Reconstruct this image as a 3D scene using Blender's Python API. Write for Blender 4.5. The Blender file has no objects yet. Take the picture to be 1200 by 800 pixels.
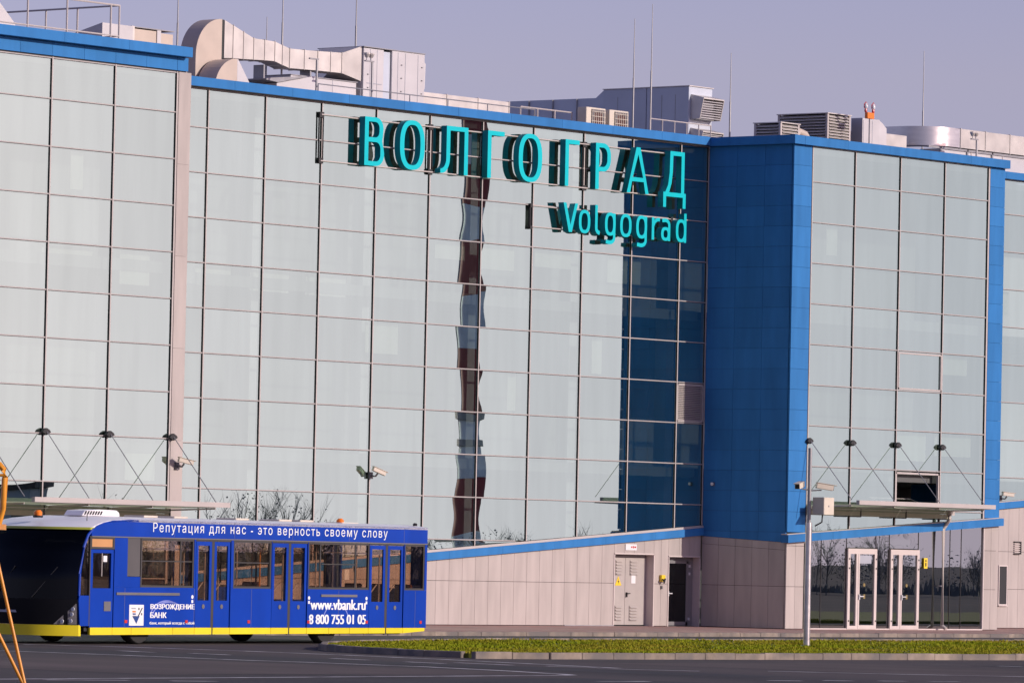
import bpy, bmesh, math, random
from mathutils import Vector, Matrix
random.seed(7)
R = math.radians
scene = bpy.context.scene
COL = scene.collection

# ------------------------------------------------------------------ camera
YAW, PITCH, ROLL = 0.8958827, 0.0375274, 0.0210558
fw = Vector((math.sin(YAW) * math.cos(PITCH), math.cos(YAW) * math.cos(PITCH), math.sin(PITCH)))
rt = Vector((math.cos(YAW), -math.sin(YAW), 0))
up = rt.cross(fw)
cr = rt * math.cos(ROLL) + up * math.sin(ROLL)
cu = up * math.cos(ROLL) - rt * math.sin(ROLL)
cam_d = bpy.data.cameras.new('camera')
cam_d.sensor_fit = 'HORIZONTAL'
cam_d.sensor_width = 36.0
cam_d.lens = 200.017
cam_d.clip_start = 1.0
cam_d.clip_end = 9000
cam = bpy.data.objects.new('camera', cam_d)
COL.objects.link(cam)
mw = Matrix((cr, cu, -fw)).transposed().to_4x4()
mw.translation = Vector((-144.58092, -107.86328, 2.12285))
cam.matrix_world = mw
scene.camera = cam

# ------------------------------------------------------------------ sky and sun
SUN_EL = R(19.0)
SUN_H = (math.sin(R(17.8)), -math.cos(R(17.8)))          # horizontal direction towards the sun
sun_dir = Vector((SUN_H[0] * math.cos(SUN_EL), SUN_H[1] * math.cos(SUN_EL), math.sin(SUN_EL)))
world = bpy.data.worlds.new('World')
scene.world = world
world.use_nodes = True
wn, wl = world.node_tree.nodes, world.node_tree.links
wn.clear()
sky = wn.new('ShaderNodeTexSky')
sky.sky_type = 'NISHITA'
sky.sun_disc = False
sky.sun_elevation = SUN_EL
sky.sun_rotation = math.atan2(SUN_H[0], SUN_H[1])
sky.altitude = 150
sky.air_density = 1.0
sky.dust_density = 1.0
sky.ozone_density = 1.0
mulc = wn.new('ShaderNodeMix'); mulc.data_type = 'RGBA'; mulc.blend_type = 'MULTIPLY'
mulc.inputs[0].default_value = 1.0
mulc.inputs[7].default_value = (1.08, 0.84, 1.205, 1)      # the lavender cast of the hazy air
bg = wn.new('ShaderNodeBackground'); bg.inputs['Strength'].default_value = 0.105
wo = wn.new('ShaderNodeOutputWorld')
# even haze near the horizon: below about five degrees the sky keeps one tone
tcw = wn.new('ShaderNodeTexCoord'); sxyz = wn.new('ShaderNodeSeparateXYZ'); mxz = wn.new('ShaderNodeMath'); mxz.operation = 'MAXIMUM'; mxz.inputs[1].default_value = 0.085
cxyz = wn.new('ShaderNodeCombineXYZ')
wl.new(tcw.outputs['Generated'], sxyz.inputs[0]); wl.new(sxyz.outputs[0], cxyz.inputs[0]); wl.new(sxyz.outputs[1], cxyz.inputs[1]); wl.new(sxyz.outputs[2], mxz.inputs[0]); wl.new(mxz.outputs[0], cxyz.inputs[2])
wl.new(cxyz.outputs[0], sky.inputs['Vector'])
wl.new(sky.outputs[0], mulc.inputs[6])
wl.new(mulc.outputs[2], bg.inputs['Color'])
wl.new(bg.outputs[0], wo.inputs['Surface'])
sun_d = bpy.data.lights.new('sun', 'SUN')
sun_d.energy = 3.7
sun_d.angle = R(0.53)
sun_d.color = (1.0, 0.915, 0.825)
sun = bpy.data.objects.new('sun', sun_d)
COL.objects.link(sun)
sun.rotation_euler = (-sun_dir).to_track_quat('-Z', 'Y').to_euler()
sun.location = (40, -160, 90)

vs = scene.view_settings
vs.view_transform = 'Standard'
vs.look = 'None'
vs.exposure = 0.0
vs.gamma = 1.0
vs.use_curve_mapping = False
scene.cycles.use_denoising = True
scene.cycles.max_bounces = 8
scene.cycles.transparent_max_bounces = 12
scene.cycles.glossy_bounces = 5
scene.cycles.sample_clamp_indirect = 6.0

# ------------------------------------------------------------------ materials
def mat(name, col, rough=0.5, metal=0.0, var=0.08, scale=1.2, bump=0.0, bscale=30.0, coat=0.0, rand=0.04, spec=0.5, col2=None, stretch=None, dirt=0.0):
    m = bpy.data.materials.new(name); m.use_nodes = True
    n, l = m.node_tree.nodes, m.node_tree.links
    p = n['Principled BSDF']
    p.inputs['Roughness'].default_value = rough
    p.inputs['Metallic'].default_value = metal
    p.inputs['Specular IOR Level'].default_value = spec
    if coat:
        p.inputs['Coat Weight'].default_value = coat
        p.inputs['Coat Roughness'].default_value = 0.04
    geo = n.new('ShaderNodeNewGeometry')
    mp = n.new('ShaderNodeMapping')
    if stretch: mp.inputs['Scale'].default_value = stretch
    l.new(geo.outputs['Position'], mp.inputs['Vector'])
    no = n.new('ShaderNodeTexNoise'); no.inputs['Scale'].default_value = scale; no.inputs['Detail'].default_value = 5
    l.new(mp.outputs[0], no.inputs['Vector'])
    mr = n.new('ShaderNodeMapRange')
    mr.inputs[1].default_value = 0.3; mr.inputs[2].default_value = 0.7
    mr.inputs[3].default_value = 1 - var; mr.inputs[4].default_value = 1 + var
    l.new(no.outputs[0], mr.inputs[0])
    oi = n.new('ShaderNodeObjectInfo')
    mr2 = n.new('ShaderNodeMapRange'); mr2.inputs[3].default_value = 1 - rand; mr2.inputs[4].default_value = 1 + rand
    l.new(oi.outputs['Random'], mr2.inputs[0])
    mu = n.new('ShaderNodeMath'); mu.operation = 'MULTIPLY'
    l.new(mr.outputs[0], mu.inputs[0]); l.new(mr2.outputs[0], mu.inputs[1])
    hs = n.new('ShaderNodeHueSaturation'); hs.inputs['Color'].default_value = (*col, 1)
    l.new(mu.outputs[0], hs.inputs['Value'])
    out = hs.outputs[0]
    if col2:
        no2 = n.new('ShaderNodeTexNoise'); no2.inputs['Scale'].default_value = scale * 0.37; no2.inputs['Detail'].default_value = 6
        l.new(mp.outputs[0], no2.inputs['Vector'])
        cr_ = n.new('ShaderNodeMapRange'); cr_.inputs[1].default_value = 0.42; cr_.inputs[2].default_value = 0.62
        l.new(no2.outputs[0], cr_.inputs[0])
        mx = n.new('ShaderNodeMix'); mx.data_type = 'RGBA'
        l.new(cr_.outputs[0], mx.inputs[0]); l.new(out, mx.inputs[6]); mx.inputs[7].default_value = (*col2, 1)
        out = mx.outputs[2]
    l.new(out, p.inputs['Base Color'])
    rr = n.new('ShaderNodeMapRange'); rr.inputs[3].default_value = max(0.0, rough - 0.06); rr.inputs[4].default_value = min(1, rough + 0.06)
    l.new(no.outputs[0], rr.inputs[0]); l.new(rr.outputs[0], p.inputs['Roughness'])
    if bump:
        nb = n.new('ShaderNodeTexNoise'); nb.inputs['Scale'].default_value = bscale; nb.inputs['Detail'].default_value = 4
        l.new(geo.outputs['Position'], nb.inputs['Vector'])
        b = n.new('ShaderNodeBump'); b.inputs['Strength'].default_value = 0.6; b.inputs['Distance'].default_value = bump
        l.new(nb.outputs[0], b.inputs['Height']); l.new(b.outputs[0], p.inputs['Normal'])
    return m

def glass_mat(name, refl_col, trans_col, fac, rough=0.0, fres=0.25, rand=0.0):
    m = bpy.data.materials.new(name); m.use_nodes = True
    n, l = m.node_tree.nodes, m.node_tree.links
    n.remove(n['Principled BSDF'])
    g = n.new('ShaderNodeBsdfGlossy'); g.inputs['Color'].default_value = (*refl_col, 1); g.inputs['Roughness'].default_value = rough
    t = n.new('ShaderNodeBsdfTransparent'); t.inputs['Color'].default_value = (*trans_col, 1)
    lw = n.new('ShaderNodeLayerWeight'); lw.inputs['Blend'].default_value = 0.35
    ma = n.new('ShaderNodeMath'); ma.operation = 'MULTIPLY_ADD'; ma.use_clamp = True
    ma.inputs[1].default_value = fres; ma.inputs[2].default_value = fac
    l.new(lw.outputs['Fresnel'], ma.inputs[0])
    if rand:
        oi = n.new('ShaderNodeObjectInfo'); mr = n.new('ShaderNodeMapRange'); mr.inputs[3].default_value = 1 - rand; mr.inputs[4].default_value = 1 + rand * 0.6
        hv = n.new('ShaderNodeHueSaturation'); hv.inputs['Color'].default_value = (*refl_col, 1)
        geo = n.new('ShaderNodeNewGeometry'); mp = n.new('ShaderNodeMapping'); mp.inputs['Scale'].default_value = (2.2, 2.2, 0.25)
        no = n.new('ShaderNodeTexNoise'); no.inputs['Scale'].default_value = 1.0; no.inputs['Detail'].default_value = 5      # rain streaks and dust film
        l.new(geo.outputs['Position'], mp.inputs[0]); l.new(mp.outputs[0], no.inputs['Vector'])
        m3 = n.new('ShaderNodeMapRange'); m3.inputs[1].default_value = 0.35; m3.inputs[2].default_value = 0.7; m3.inputs[3].default_value = 1.02; m3.inputs[4].default_value = 0.965
        l.new(no.outputs[0], m3.inputs[0])
        mm_ = n.new('ShaderNodeMath'); mm_.operation = 'MULTIPLY'
        l.new(oi.outputs['Random'], mr.inputs[0]); l.new(mr.outputs[0], mm_.inputs[0]); l.new(m3.outputs[0], mm_.inputs[1])
        l.new(mm_.outputs[0], hv.inputs['Value']); l.new(hv.outputs[0], g.inputs['Color'])
    mx = n.new('ShaderNodeMixShader')
    l.new(ma.outputs[0], mx.inputs[0]); l.new(t.outputs[0], mx.inputs[1]); l.new(g.outputs[0], mx.inputs[2])
    l.new(mx.outputs[0], n['Material Output'].inputs['Surface'])
    return m

M = {}
M['mirror'] = glass_mat('facade_glass', (0.745, 0.968, 0.848), (0.66, 0.74, 0.71), 0.66, 0.0, 0.15, 0.05)
M['entrance_glass'] = glass_mat('entrance_glass', (0.86, 0.92, 0.90), (0.42, 0.48, 0.47), 0.42, 0.0, 0.3)
M['olive'] = mat('olive_fascia', (0.25, 0.235, 0.18), 0.6, spec=0.2)
M['olivegreen'] = mat('green_grey_fascia', (0.20, 0.215, 0.165), 0.6, spec=0.2)
def frosted(name, col):
    m = bpy.data.materials.new(name); m.use_nodes = True
    n, l = m.node_tree.nodes, m.node_tree.links
    n.remove(n['Principled BSDF'])
    t = n.new('ShaderNodeBsdfTranslucent'); t.inputs['Color'].default_value = (*col, 1)
    d = n.new('ShaderNodeBsdfTransparent'); d.inputs['Color'].default_value = (0.8, 0.84, 0.76, 1)
    g = n.new('ShaderNodeBsdfGlossy'); g.inputs['Roughness'].default_value = 0.15
    a = n.new('ShaderNodeMixShader'); a.inputs[0].default_value = 0.35
    b = n.new('ShaderNodeMixShader'); b.inputs[0].default_value = 0.10
    l.new(t.outputs[0], a.inputs[1]); l.new(d.outputs[0], a.inputs[2]); l.new(a.outputs[0], b.inputs[1]); l.new(g.outputs[0], b.inputs[2])
    l.new(b.outputs[0], n['Material Output'].inputs['Surface'])
    return m
M['canopy_glass'] = frosted('canopy_glass', (0.62, 0.62, 0.50))
M['bus_glass'] = glass_mat('bus_glass', (0.9, 0.9, 0.9), (0.90, 0.80, 0.71), 0.03, 0.0, 0.28)
M['screen_glass'] = glass_mat('windscreen_glass', (0.6, 0.65, 0.75), (0.06, 0.065, 0.07), 0.015, 0.0, 0.12)
M['door_glass'] = glass_mat('dark_door_glass', (0.8, 0.85, 0.9), (0.10, 0.12, 0.13), 0.10, 0.0, 0.3)
M['blue'] = mat('blue_cladding', (0.036, 0.174, 0.425), 0.6, 0.0, 0.10, 1.2, rand=0.07, spec=0.10, stretch=(2.0, 2.0, 0.35))
M['beige'] = mat('beige_cladding', (0.425, 0.37, 0.345), 0.6, 0.0, 0.09, 1.4, rand=0.04, spec=0.2, stretch=(2.2, 2.2, 0.4))
M['joint'] = mat('dark_joint', (0.03, 0.028, 0.03), 0.8)
M['alu'] = mat('pale_aluminium', (0.47, 0.415, 0.39), 0.45, 0.0, 0.04, 2.0)
M['gasket_shade'] = mat('grey_gasket_and_shade', (0.025, 0.024, 0.026), 0.7)  # dark tone puts the mullion sides' shade into the colour; transoms reuse it
M['transom'] = mat('transom_cap', (0.385, 0.35, 0.335), 0.5, 0.0, 0.05, 2.0)
M['frame'] = mat('door_frame_beige', (0.58, 0.50, 0.47), 0.45, 0.0, 0.04, 2.0)
M['doorgrey'] = mat('grey_beige_door', (0.40, 0.355, 0.33), 0.5, 0.0, 0.05, 3.0)
M['doordark'] = mat('grey_door_frame', (0.20, 0.19, 0.195), 0.45, 0.0, 0.05, 3.0)
M['zinc'] = mat('galvanised_duct', (0.58, 0.53, 0.49), 0.42, 0.35, 0.10, 2.2, rand=0.06)
M['zincb'] = mat('bright_galvanised', (0.60, 0.57, 0.56), 0.30, 0.8, 0.10, 1.8, rand=0.04, stretch=(1, 1, 4))
M['tan'] = mat('beige_painted_duct', (0.52, 0.42, 0.35), 0.6, 0.0, 0.06, 2.0)
M['ahu'] = mat('pale_unit_panel', (0.53, 0.50, 0.505), 0.45, 0.1, 0.05, 1.5, rand=0.04)
M['ahublue'] = mat('grey_unit_panel', (0.48, 0.51, 0.58), 0.5, 0.1, 0.06, 1.2, rand=0.05)
M['steel'] = mat('grey_steel', (0.30, 0.29, 0.30), 0.45, 0.4, 0.08, 4.0)
M['black'] = mat('black_rubber', (0.015, 0.015, 0.017), 0.6, 0.0, 0.1, 5.0)
M['cream'] = mat('cream_plastic', (0.62, 0.54, 0.44), 0.5, 0.0, 0.06, 3.0)
M['white'] = mat('white_paint', (0.74, 0.72, 0.72), 0.45, 0.0, 0.04, 2.0)
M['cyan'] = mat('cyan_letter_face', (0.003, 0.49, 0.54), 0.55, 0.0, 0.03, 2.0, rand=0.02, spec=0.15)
M['teal_shade'] = mat('shaded_letter_side', (0.002, 0.20, 0.26), 0.6, spec=0.15, metal=0.0, var=0.05, scale=2.0)#, 0.0, 0.05, 2.0)
M['roofing'] = mat('grey_roofing', (0.22, 0.21, 0.21), 0.9, 0.0, 0.2, 1.0)
M['inside'] = mat('interior_wall', (0.30, 0.30, 0.29), 0.8, 0.0, 0.1, 0.4)
M['insidedark'] = mat('interior_floor', (0.10, 0.10, 0.10), 0.6, 0.0, 0.1, 0.6)
M['blind'] = mat('roller_blind', (0.75, 0.74, 0.64), 0.8, 0.0, 0.04, 2.0)
M['asphalt'] = mat('asphalt', (0.056, 0.047, 0.046), 0.85, 0.0, 0.28, 0.25, bump=0.006, bscale=60, col2=(0.088, 0.069, 0.064), stretch=(1, 0.35, 1), spec=0.3)
M['patch_a'] = mat('asphalt_patch_dark', (0.047, 0.041, 0.042), 0.85, 0.0, 0.25, 0.5, spec=0.3, stretch=(1, 0.4, 1))
M['patch_b'] = mat('asphalt_patch_brown', (0.092, 0.070, 0.064), 0.9, 0.0, 0.25, 0.4, spec=0.3, stretch=(1, 0.4, 1))
M['concrete'] = mat('kerb_concrete', (0.25, 0.20, 0.16), 0.85, 0.0, 0.30, 3.0, bump=0.004, bscale=40, rand=0.10, col2=(0.15, 0.13, 0.12))
M['soil'] = mat('soil_under_grass', (0.12, 0.13, 0.012), 0.95, 0.0, 0.3, 1.0)
M['roadpaint'] = mat('worn_road_paint', (0.66, 0.63, 0.62), 0.8, 0.0, 0.25, 3.0, col2=(0.30, 0.28, 0.28))
M['busblue'] = mat('bus_blue', (0.001, 0.040, 0.34), 0.45, 0.0, 0.10, 1.5, coat=0.18, spec=0.15, stretch=(1, 1, 0.4))
M['buswhite'] = mat('bus_white', (0.84, 0.81, 0.82), 0.4, 0.0, 0.06, 1.0, coat=0.2)
M['busyellow'] = mat('bus_yellow', (0.78, 0.62, 0.012), 0.4, 0.0, 0.06, 2.0, coat=0.2)
M['busolive'] = mat('bus_green_trim', (0.40, 0.42, 0.05), 0.4, 0.0, 0.05, 2.0, coat=0.2)
M['busdark'] = mat('bus_window_rubber', (0.045, 0.040, 0.038), 0.5)
M['busgrey'] = mat('bus_grey_metal', (0.16, 0.15, 0.155), 0.45, 0.2)
M['busblank'] = mat('dark_grey_panel', (0.085, 0.078, 0.078), 0.45)
M['frontblack'] = mat('black_front_panel', (0.006, 0.006, 0.008), 0.3, spec=0.15)
M['businside'] = mat('bus_interior', (0.34, 0.26, 0.20), 0.7)
M['seat'] = mat('bus_seat', (0.10, 0.035, 0.03), 0.8)
M['orangeblind'] = mat('orange_sun_blind', (0.55, 0.27, 0.11), 0.8)
M['tyre'] = mat('tyre', (0.018, 0.017, 0.017), 0.8)
M['hub'] = mat('wheel_hub', (0.20, 0.17, 0.15), 0.55, 0.3)
M['text'] = mat('white_lettering', (0.80, 0.80, 0.80), 0.5, rand=0.0, var=0.02)
M['swoosh'] = mat('pale_blue_print', (0.20, 0.24, 0.58), 0.5, rand=0.0, var=0.05)
M['printblue'] = mat('navy_print', (0.01, 0.05, 0.22), 0.5)
M['printgrey'] = mat('grey_print', (0.36, 0.37, 0.42), 0.5)
M['red'] = mat('red_plastic', (0.55, 0.03, 0.025), 0.35)
M['orange'] = mat('orange_plastic', (0.85, 0.20, 0.015), 0.35)
M['amber'] = mat('amber_yellow_tube', (0.70, 0.27, 0.012), 0.4, 0.0, 0.1, 6.0, coat=0.2)
M['signyellow'] = mat('sign_yellow', (0.80, 0.55, 0.02), 0.5)
M['chred'] = mat('mast_red', (0.34, 0.05, 0.05), 0.7, 0.0, 0.12, 1.0)
M['chwhite'] = mat('mast_white', (0.80, 0.80, 0.82), 0.7, 0.0, 0.12, 1.0)
M['leaf'] = mat('far_foliage', (0.20, 0.21, 0.20), 0.8, 0.0, 0.35, 0.8)
M['bark'] = mat('bark', (0.09, 0.07, 0.055), 0.9)
M['hall'] = mat('far_hall_cladding', (0.36, 0.39, 0.42), 0.7, 0.0, 0.1, 0.4)
M['decal'] = mat('faded_decal', (0.22, 0.16, 0.05), 0.6)
M['led'] = mat('lamp_lens', (0.6, 0.6, 0.62), 0.15)

def grass_mat():
    m = mat('grass_blades', (0.20, 0.235, 0.008), 0.8, 0.0, 0.25, 0.9, col2=(0.27, 0.225, 0.02), rand=0, spec=0.1)
    return m
M['grass'] = grass_mat()

def paving_mat():
    m = bpy.data.materials.new('red_paving'); m.use_nodes = True
    n, l = m.node_tree.nodes, m.node_tree.links
    p = n['Principled BSDF']; p.inputs['Roughness'].default_value = 0.85
    geo = n.new('ShaderNodeNewGeometry')
    br = n.new('ShaderNodeTexBrick')
    br.inputs['Color1'].default_value = (0.37, 0.135, 0.11, 1); br.inputs['Color2'].default_value = (0.34, 0.25, 0.215, 1)
    br.inputs['Mortar'].default_value = (0.16, 0.13, 0.12, 1)
    br.inputs['Scale'].default_value = 1.6; br.inputs['Mortar Size'].default_value = 0.012
    l.new(geo.outputs['Position'], br.inputs['Vector'])
    no = n.new('ShaderNodeTexNoise'); no.inputs['Scale'].default_value = 0.25; no.inputs['Detail'].default_value = 6
    l.new(geo.outputs['Position'], no.inputs['Vector'])
    mr = n.new('ShaderNodeMapRange'); mr.inputs[1].default_value = 0.45; mr.inputs[2].default_value = 0.6
    l.new(no.outputs[0], mr.inputs[0])
    mx = n.new('ShaderNodeMix'); mx.data_type = 'RGBA'; mx.inputs[7].default_value = (0.40, 0.23, 0.19, 1)
    l.new(mr.outputs[0], mx.inputs[0]); l.new(br.outputs[0], mx.inputs[6])
    l.new(mx.outputs[2], p.inputs['Base Color'])
    return m
M['paving'] = paving_mat()

# ------------------------------------------------------------------ helpers
def tag(o, label=None, cat=None, group=None, kind=None):
    if label: o['label'] = label
    if cat: o['category'] = cat
    if group: o['group'] = group
    if kind: o['kind'] = kind
    return o

def empty(name, loc=(0, 0, 0), rz=0.0, parent=None):
    o = bpy.data.objects.new(name, None); o.empty_display_size = 0.3
    o.location = loc; o.rotation_euler = (0, 0, rz)
    COL.objects.link(o)
    if parent: o.parent = parent
    return o

def link(name, me, parent=None, loc=(0, 0, 0), rot=(0, 0, 0), m=None):
    if m is not None and not me.materials: me.materials.append(M[m] if isinstance(m, str) else m)
    o = bpy.data.objects.new(name, me)
    o.location = loc; o.rotation_euler = rot
    COL.objects.link(o)
    if parent: o.parent = parent
    return o

class MB:
    """collects shapes, then links them as one mesh object"""
    def __init__(s): s.v = []; s.f = []; s.mi = []; s.cur = 0
    def add(s, vs_, fs_):
        b = len(s.v); s.v += [tuple(v) for v in vs_]
        for f in fs_: s.f.append([b + i for i in f]); s.mi.append(s.cur)
        return s
    def box(s, x0, x1, y0, y1, z0, z1):
        return s.add([(x0, y0, z0), (x1, y0, z0), (x1, y1, z0), (x0, y1, z0), (x0, y0, z1), (x1, y0, z1), (x1, y1, z1), (x0, y1, z1)],
                     [(0, 3, 2, 1), (4, 5, 6, 7), (0, 1, 5, 4), (1, 2, 6, 5), (2, 3, 7, 6), (3, 0, 4, 7)])
    def prism_xz(s, pts, y0, y1):
        """polygon in x,z (counter-clockwise seen from -y), extruded in y"""
        n = len(pts)
        vs_ = [(x, y0, z) for x, z in pts] + [(x, y1, z) for x, z in pts]
        fs_ = [tuple(range(n)), tuple(range(2 * n - 1, n - 1, -1))]
        for i in range(n):
            j = (i + 1) % n; fs_.append((j, i, n + i, n + j))
        return s.add(vs_, fs_)
    def prism_yz(s, pts, x0, x1):
        n = len(pts)
        vs_ = [(x1, y, z) for y, z in pts] + [(x0, y, z) for y, z in pts]
        fs_ = [tuple(range(n)), tuple(range(2 * n - 1, n - 1, -1))]
        for i in range(n):
            j = (i + 1) % n; fs_.append((j, i, n + i, n + j))
        return s.add(vs_, fs_)
    def prism_xy(s, pts, z0, z1):
        n = len(pts)
        vs_ = [(x, y, z1) for x, y in pts] + [(x, y, z0) for x, y in pts]
        fs_ = [tuple(range(n)), tuple(range(2 * n - 1, n - 1, -1))]
        for i in range(n):
            j = (i + 1) % n; fs_.append((j, i, n + i, n + j))
        return s.add(vs_, fs_)
    def tube(s, pts, r, seg=8, cap=True, r1=None):
        pts = [Vector(p) for p in pts]; rings = []; n = len(pts)
        for i, p in enumerate(pts):
            if i == 0: d = pts[1] - p
            elif i == n - 1: d = p - pts[i - 1]
            else: d = (pts[i + 1] - p).normalized() + (p - pts[i - 1]).normalized()
            d.normalize()
            a = d.orthogonal() if abs(d.z) < 0.99 else Vector((1, 0, 0))
            if abs(d.z) < 0.99: a = Vector((0, 0, 1)).cross(d).normalized()
            b = d.cross(a).normalized(); a = b.cross(d).normalized()
            rr = r if r1 is None else r + (r1 - r) * i / (n - 1)
            rings.append([p + a * math.cos(2 * math.pi * k / seg) * rr + b * math.sin(2 * math.pi * k / seg) * rr for k in range(seg)])
        base = [v for ring in rings for v in ring]; fs_ = []
        for i in range(n - 1):
            for k in range(seg):
                k2 = (k + 1) % seg
                fs_.append((i * seg + k, i * seg + k2, (i + 1) * seg + k2, (i + 1) * seg + k))
        if cap:
            fs_.append(tuple(range(seg - 1, -1, -1))); fs_.append(tuple((n - 1) * seg + k for k in range(seg)))
        return s.add(base, fs_)
    def lathe(s, prof, c, axis='z', seg=16):
        """prof: list of (r, h)"""
        vs_ = []; fs_ = []
        for r, h in prof:
            for k in range(seg):
                a = 2 * math.pi * k / seg
                if axis == 'z': vs_.append((c[0] + r * math.cos(a), c[1] + r * math.sin(a), c[2] + h))
                elif axis == 'y': vs_.append((c[0] + r * math.cos(a), c[1] + h, c[2] + r * math.sin(a)))
                else: vs_.append((c[0] + h, c[1] + r * math.cos(a), c[2] + r * math.sin(a)))
        for i in range(len(prof) - 1):
            for k in range(seg):
                k2 = (k + 1) % seg
                fs_.append((i * seg + k, i * seg + k2, (i + 1) * seg + k2, (i + 1) * seg + k))
        fs_.append(tuple(range(seg - 1, -1, -1))); fs_.append(tuple((len(prof) - 1) * seg + k for k in range(seg)))
        return s.add(vs_, fs_)
    def mesh(s, name, m=None, smooth=False, bevel=0.0):
        me = bpy.data.meshes.new(name)
        me.from_pydata(s.v, [], s.f)
        ms = m if isinstance(m, (list, tuple)) else [m]
        for k in ms:
            if k: me.materials.append(M[k])
        if len(ms) > 1: me.polygons.foreach_set('material_index', s.mi)
        bm = bmesh.new(); bm.from_mesh(me)
        bmesh.ops.recalc_face_normals(bm, faces=bm.faces)
        if bevel:
            bmesh.ops.bevel(bm, geom=list(bm.edges), offset=bevel, segments=1, affect='EDGES', clamp_overlap=True)
        bm.to_mesh(me); bm.free()
        if smooth:
            me.polygons.foreach_set('use_smooth', [True] * len(me.polygons))
            me.set_sharp_from_angle(angle=R(38))
        me.update()
        return me
    def build(s, name, m, parent=None, smooth=False, bevel=0.0, loc=(0, 0, 0)):
        return link(name, s.mesh(name, m, smooth, bevel), parent, loc)

_bc = {}
def box(name, x0, x1, y0, y1, z0, z1, m, parent=None, bevel=0.0):
    """a box object; alike boxes share mesh data"""
    key = (round(x1 - x0, 3), round(y1 - y0, 3), round(z1 - z0, 3), m, bevel)
    me = _bc.get(key)
    if me is None:
        a, b, c = (x1 - x0) / 2, (y1 - y0) / 2, (z1 - z0) / 2
        me = MB().box(-a, a, -b, b, -c, c).mesh(name, m, bevel=bevel); _bc[key] = me
    return link(name, me, parent, ((x0 + x1) / 2, (y0 + y1) / 2, (z0 + z1) / 2))

def arc(cx, cz, rx, rz, a0, a1, n):
    return [(cx + rx * math.cos(R(a0 + (a1 - a0) * i / n)), cz + rz * math.sin(R(a0 + (a1 - a0) * i / n))) for i in range(n + 1)]

def outline_mesh(name, loops, depth, mats):
    """letters: closed loops in 2d, filled and extruded; face material 0, sides material 1"""
    c = bpy.data.curves.new(name, 'CURVE'); c.dimensions = '2D'; c.fill_mode = 'BOTH'
    c.extrude = depth / 2
    for lp in loops:
        sp = c.splines.new('POLY'); sp.points.add(len(lp) - 1)
        for i, (x, y) in enumerate(lp): sp.points[i].co = (x, y, 0, 1)
        sp.use_cyclic_u = True
    return curve_to_mesh(c, name, mats)

def curve_to_mesh(c, name, mats):
    o = bpy.data.objects.new('tmp', c); COL.objects.link(o)
    bpy.context.view_layer.update()
    me = bpy.data.meshes.new_from_object(o.evaluated_get(bpy.context.evaluated_depsgraph_get()))
    bpy.data.objects.remove(o); bpy.data.curves.remove(c)
    me.name = name; me.materials.clear()
    for k in mats: me.materials.append(M[k])
    if len(mats) > 1:
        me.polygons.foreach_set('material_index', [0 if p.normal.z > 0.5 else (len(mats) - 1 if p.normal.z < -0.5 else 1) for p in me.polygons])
    return me

def text_mesh(body, name, depth, mats, fit=None, bold=0.0, spacing=1.0):
    """fit=(w,h): the mesh is scaled to that width and height, lower left corner at the origin"""
    c = bpy.data.curves.new(name, 'FONT'); c.body = body; c.extrude = depth / 2
    c.offset = bold; c.space_character = spacing; c.resolution_u = 4
    me = curve_to_mesh(c, name, mats)
    xs = [v.co.x for v in me.vertices]; ys = [v.co.y for v in me.vertices]
    x0, x1, y0, y1 = min(xs), max(xs), min(ys), max(ys)
    sx, sy = (fit[0] / (x1 - x0), fit[1] / (y1 - y0)) if fit else (1, 1)
    for v in me.vertices:
        v.co.x = (v.co.x - x0) * sx; v.co.y = (v.co.y - y0) * sy
    me.update()
    return me
UPRIGHT = (R(90), 0, 0)     # a flat text mesh made to stand and face -y

# ================================================================== GROUND
ZR = -0.10                  # level of the roadway; the terrace by the building lies at 0
g = MB().add([(-4000, -4000, ZR), (4000, -4000, ZR), (4000, 4000, ZR), (-4000, 4000, ZR)], [(0, 1, 2, 3)])
tag(g.build('road', 'asphalt'), 'dark grey asphalt apron and road in front of the terminal', kind='structure')
wy = -9.7
tag(MB().box(-60, 60, wy + 0.16, 30, -0.4, 0.0).build('pavement', 'paving'), 'red paved walkway along the foot of the terminal', kind='structure')
kb = tag(MB().box(-60, 60, wy + 0.02, wy + 0.14, -0.4, -0.03).build('kerb', 'concrete'), 'concrete kerb of the walkway', kind='structure')
ks = MB().box(-0.495, 0.495, 0, 0.155, -0.2, 0.018).mesh('kerbstone', 'concrete', bevel=0.012)
for i in range(-34, 22):
    link('kerbstone', ks, kb, (i + 0.5, wy + random.uniform(-0.006, 0.006), random.uniform(-0.006, 0.006)), (0, 0, random.uniform(-0.004, 0.004)))

# grass island
isl = [(70, -18.9), (20, -18.6), (-10, -18.5), (-30, -18.5), (-34, -18.7), (-37, -19.2), (-40, -20.1), (-43, -21.6), (-45, -22.9), (-46.8, -24.4), (-48.0, -26.0), (-48.9, -28.0),
       (-49.35, -29.6), (-49.3, -30.6), (-48.8, -31.3), (-47.6, -31.6), (-40, -32.3), (-31, -33.1), (-10, -35.0), (20, -37.4), (70, -41.5)]
tag(MB().prism_xy(isl[::-1], -0.4, 0.0).build('grass_verge', 'soil'), 'raised traffic island under the grass', kind='structure')
ik = tag(MB().box(-44, -43, -28, -27, -0.35, -0.1).build('island_kerb', 'concrete'), 'grey concrete kerb round the grass island', kind='structure')
ist = MB().box(-0.497, 0.497, -0.11, 0.05, -0.25, 0.05).mesh('island_kerbstone', 'concrete', bevel=0.015)
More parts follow.
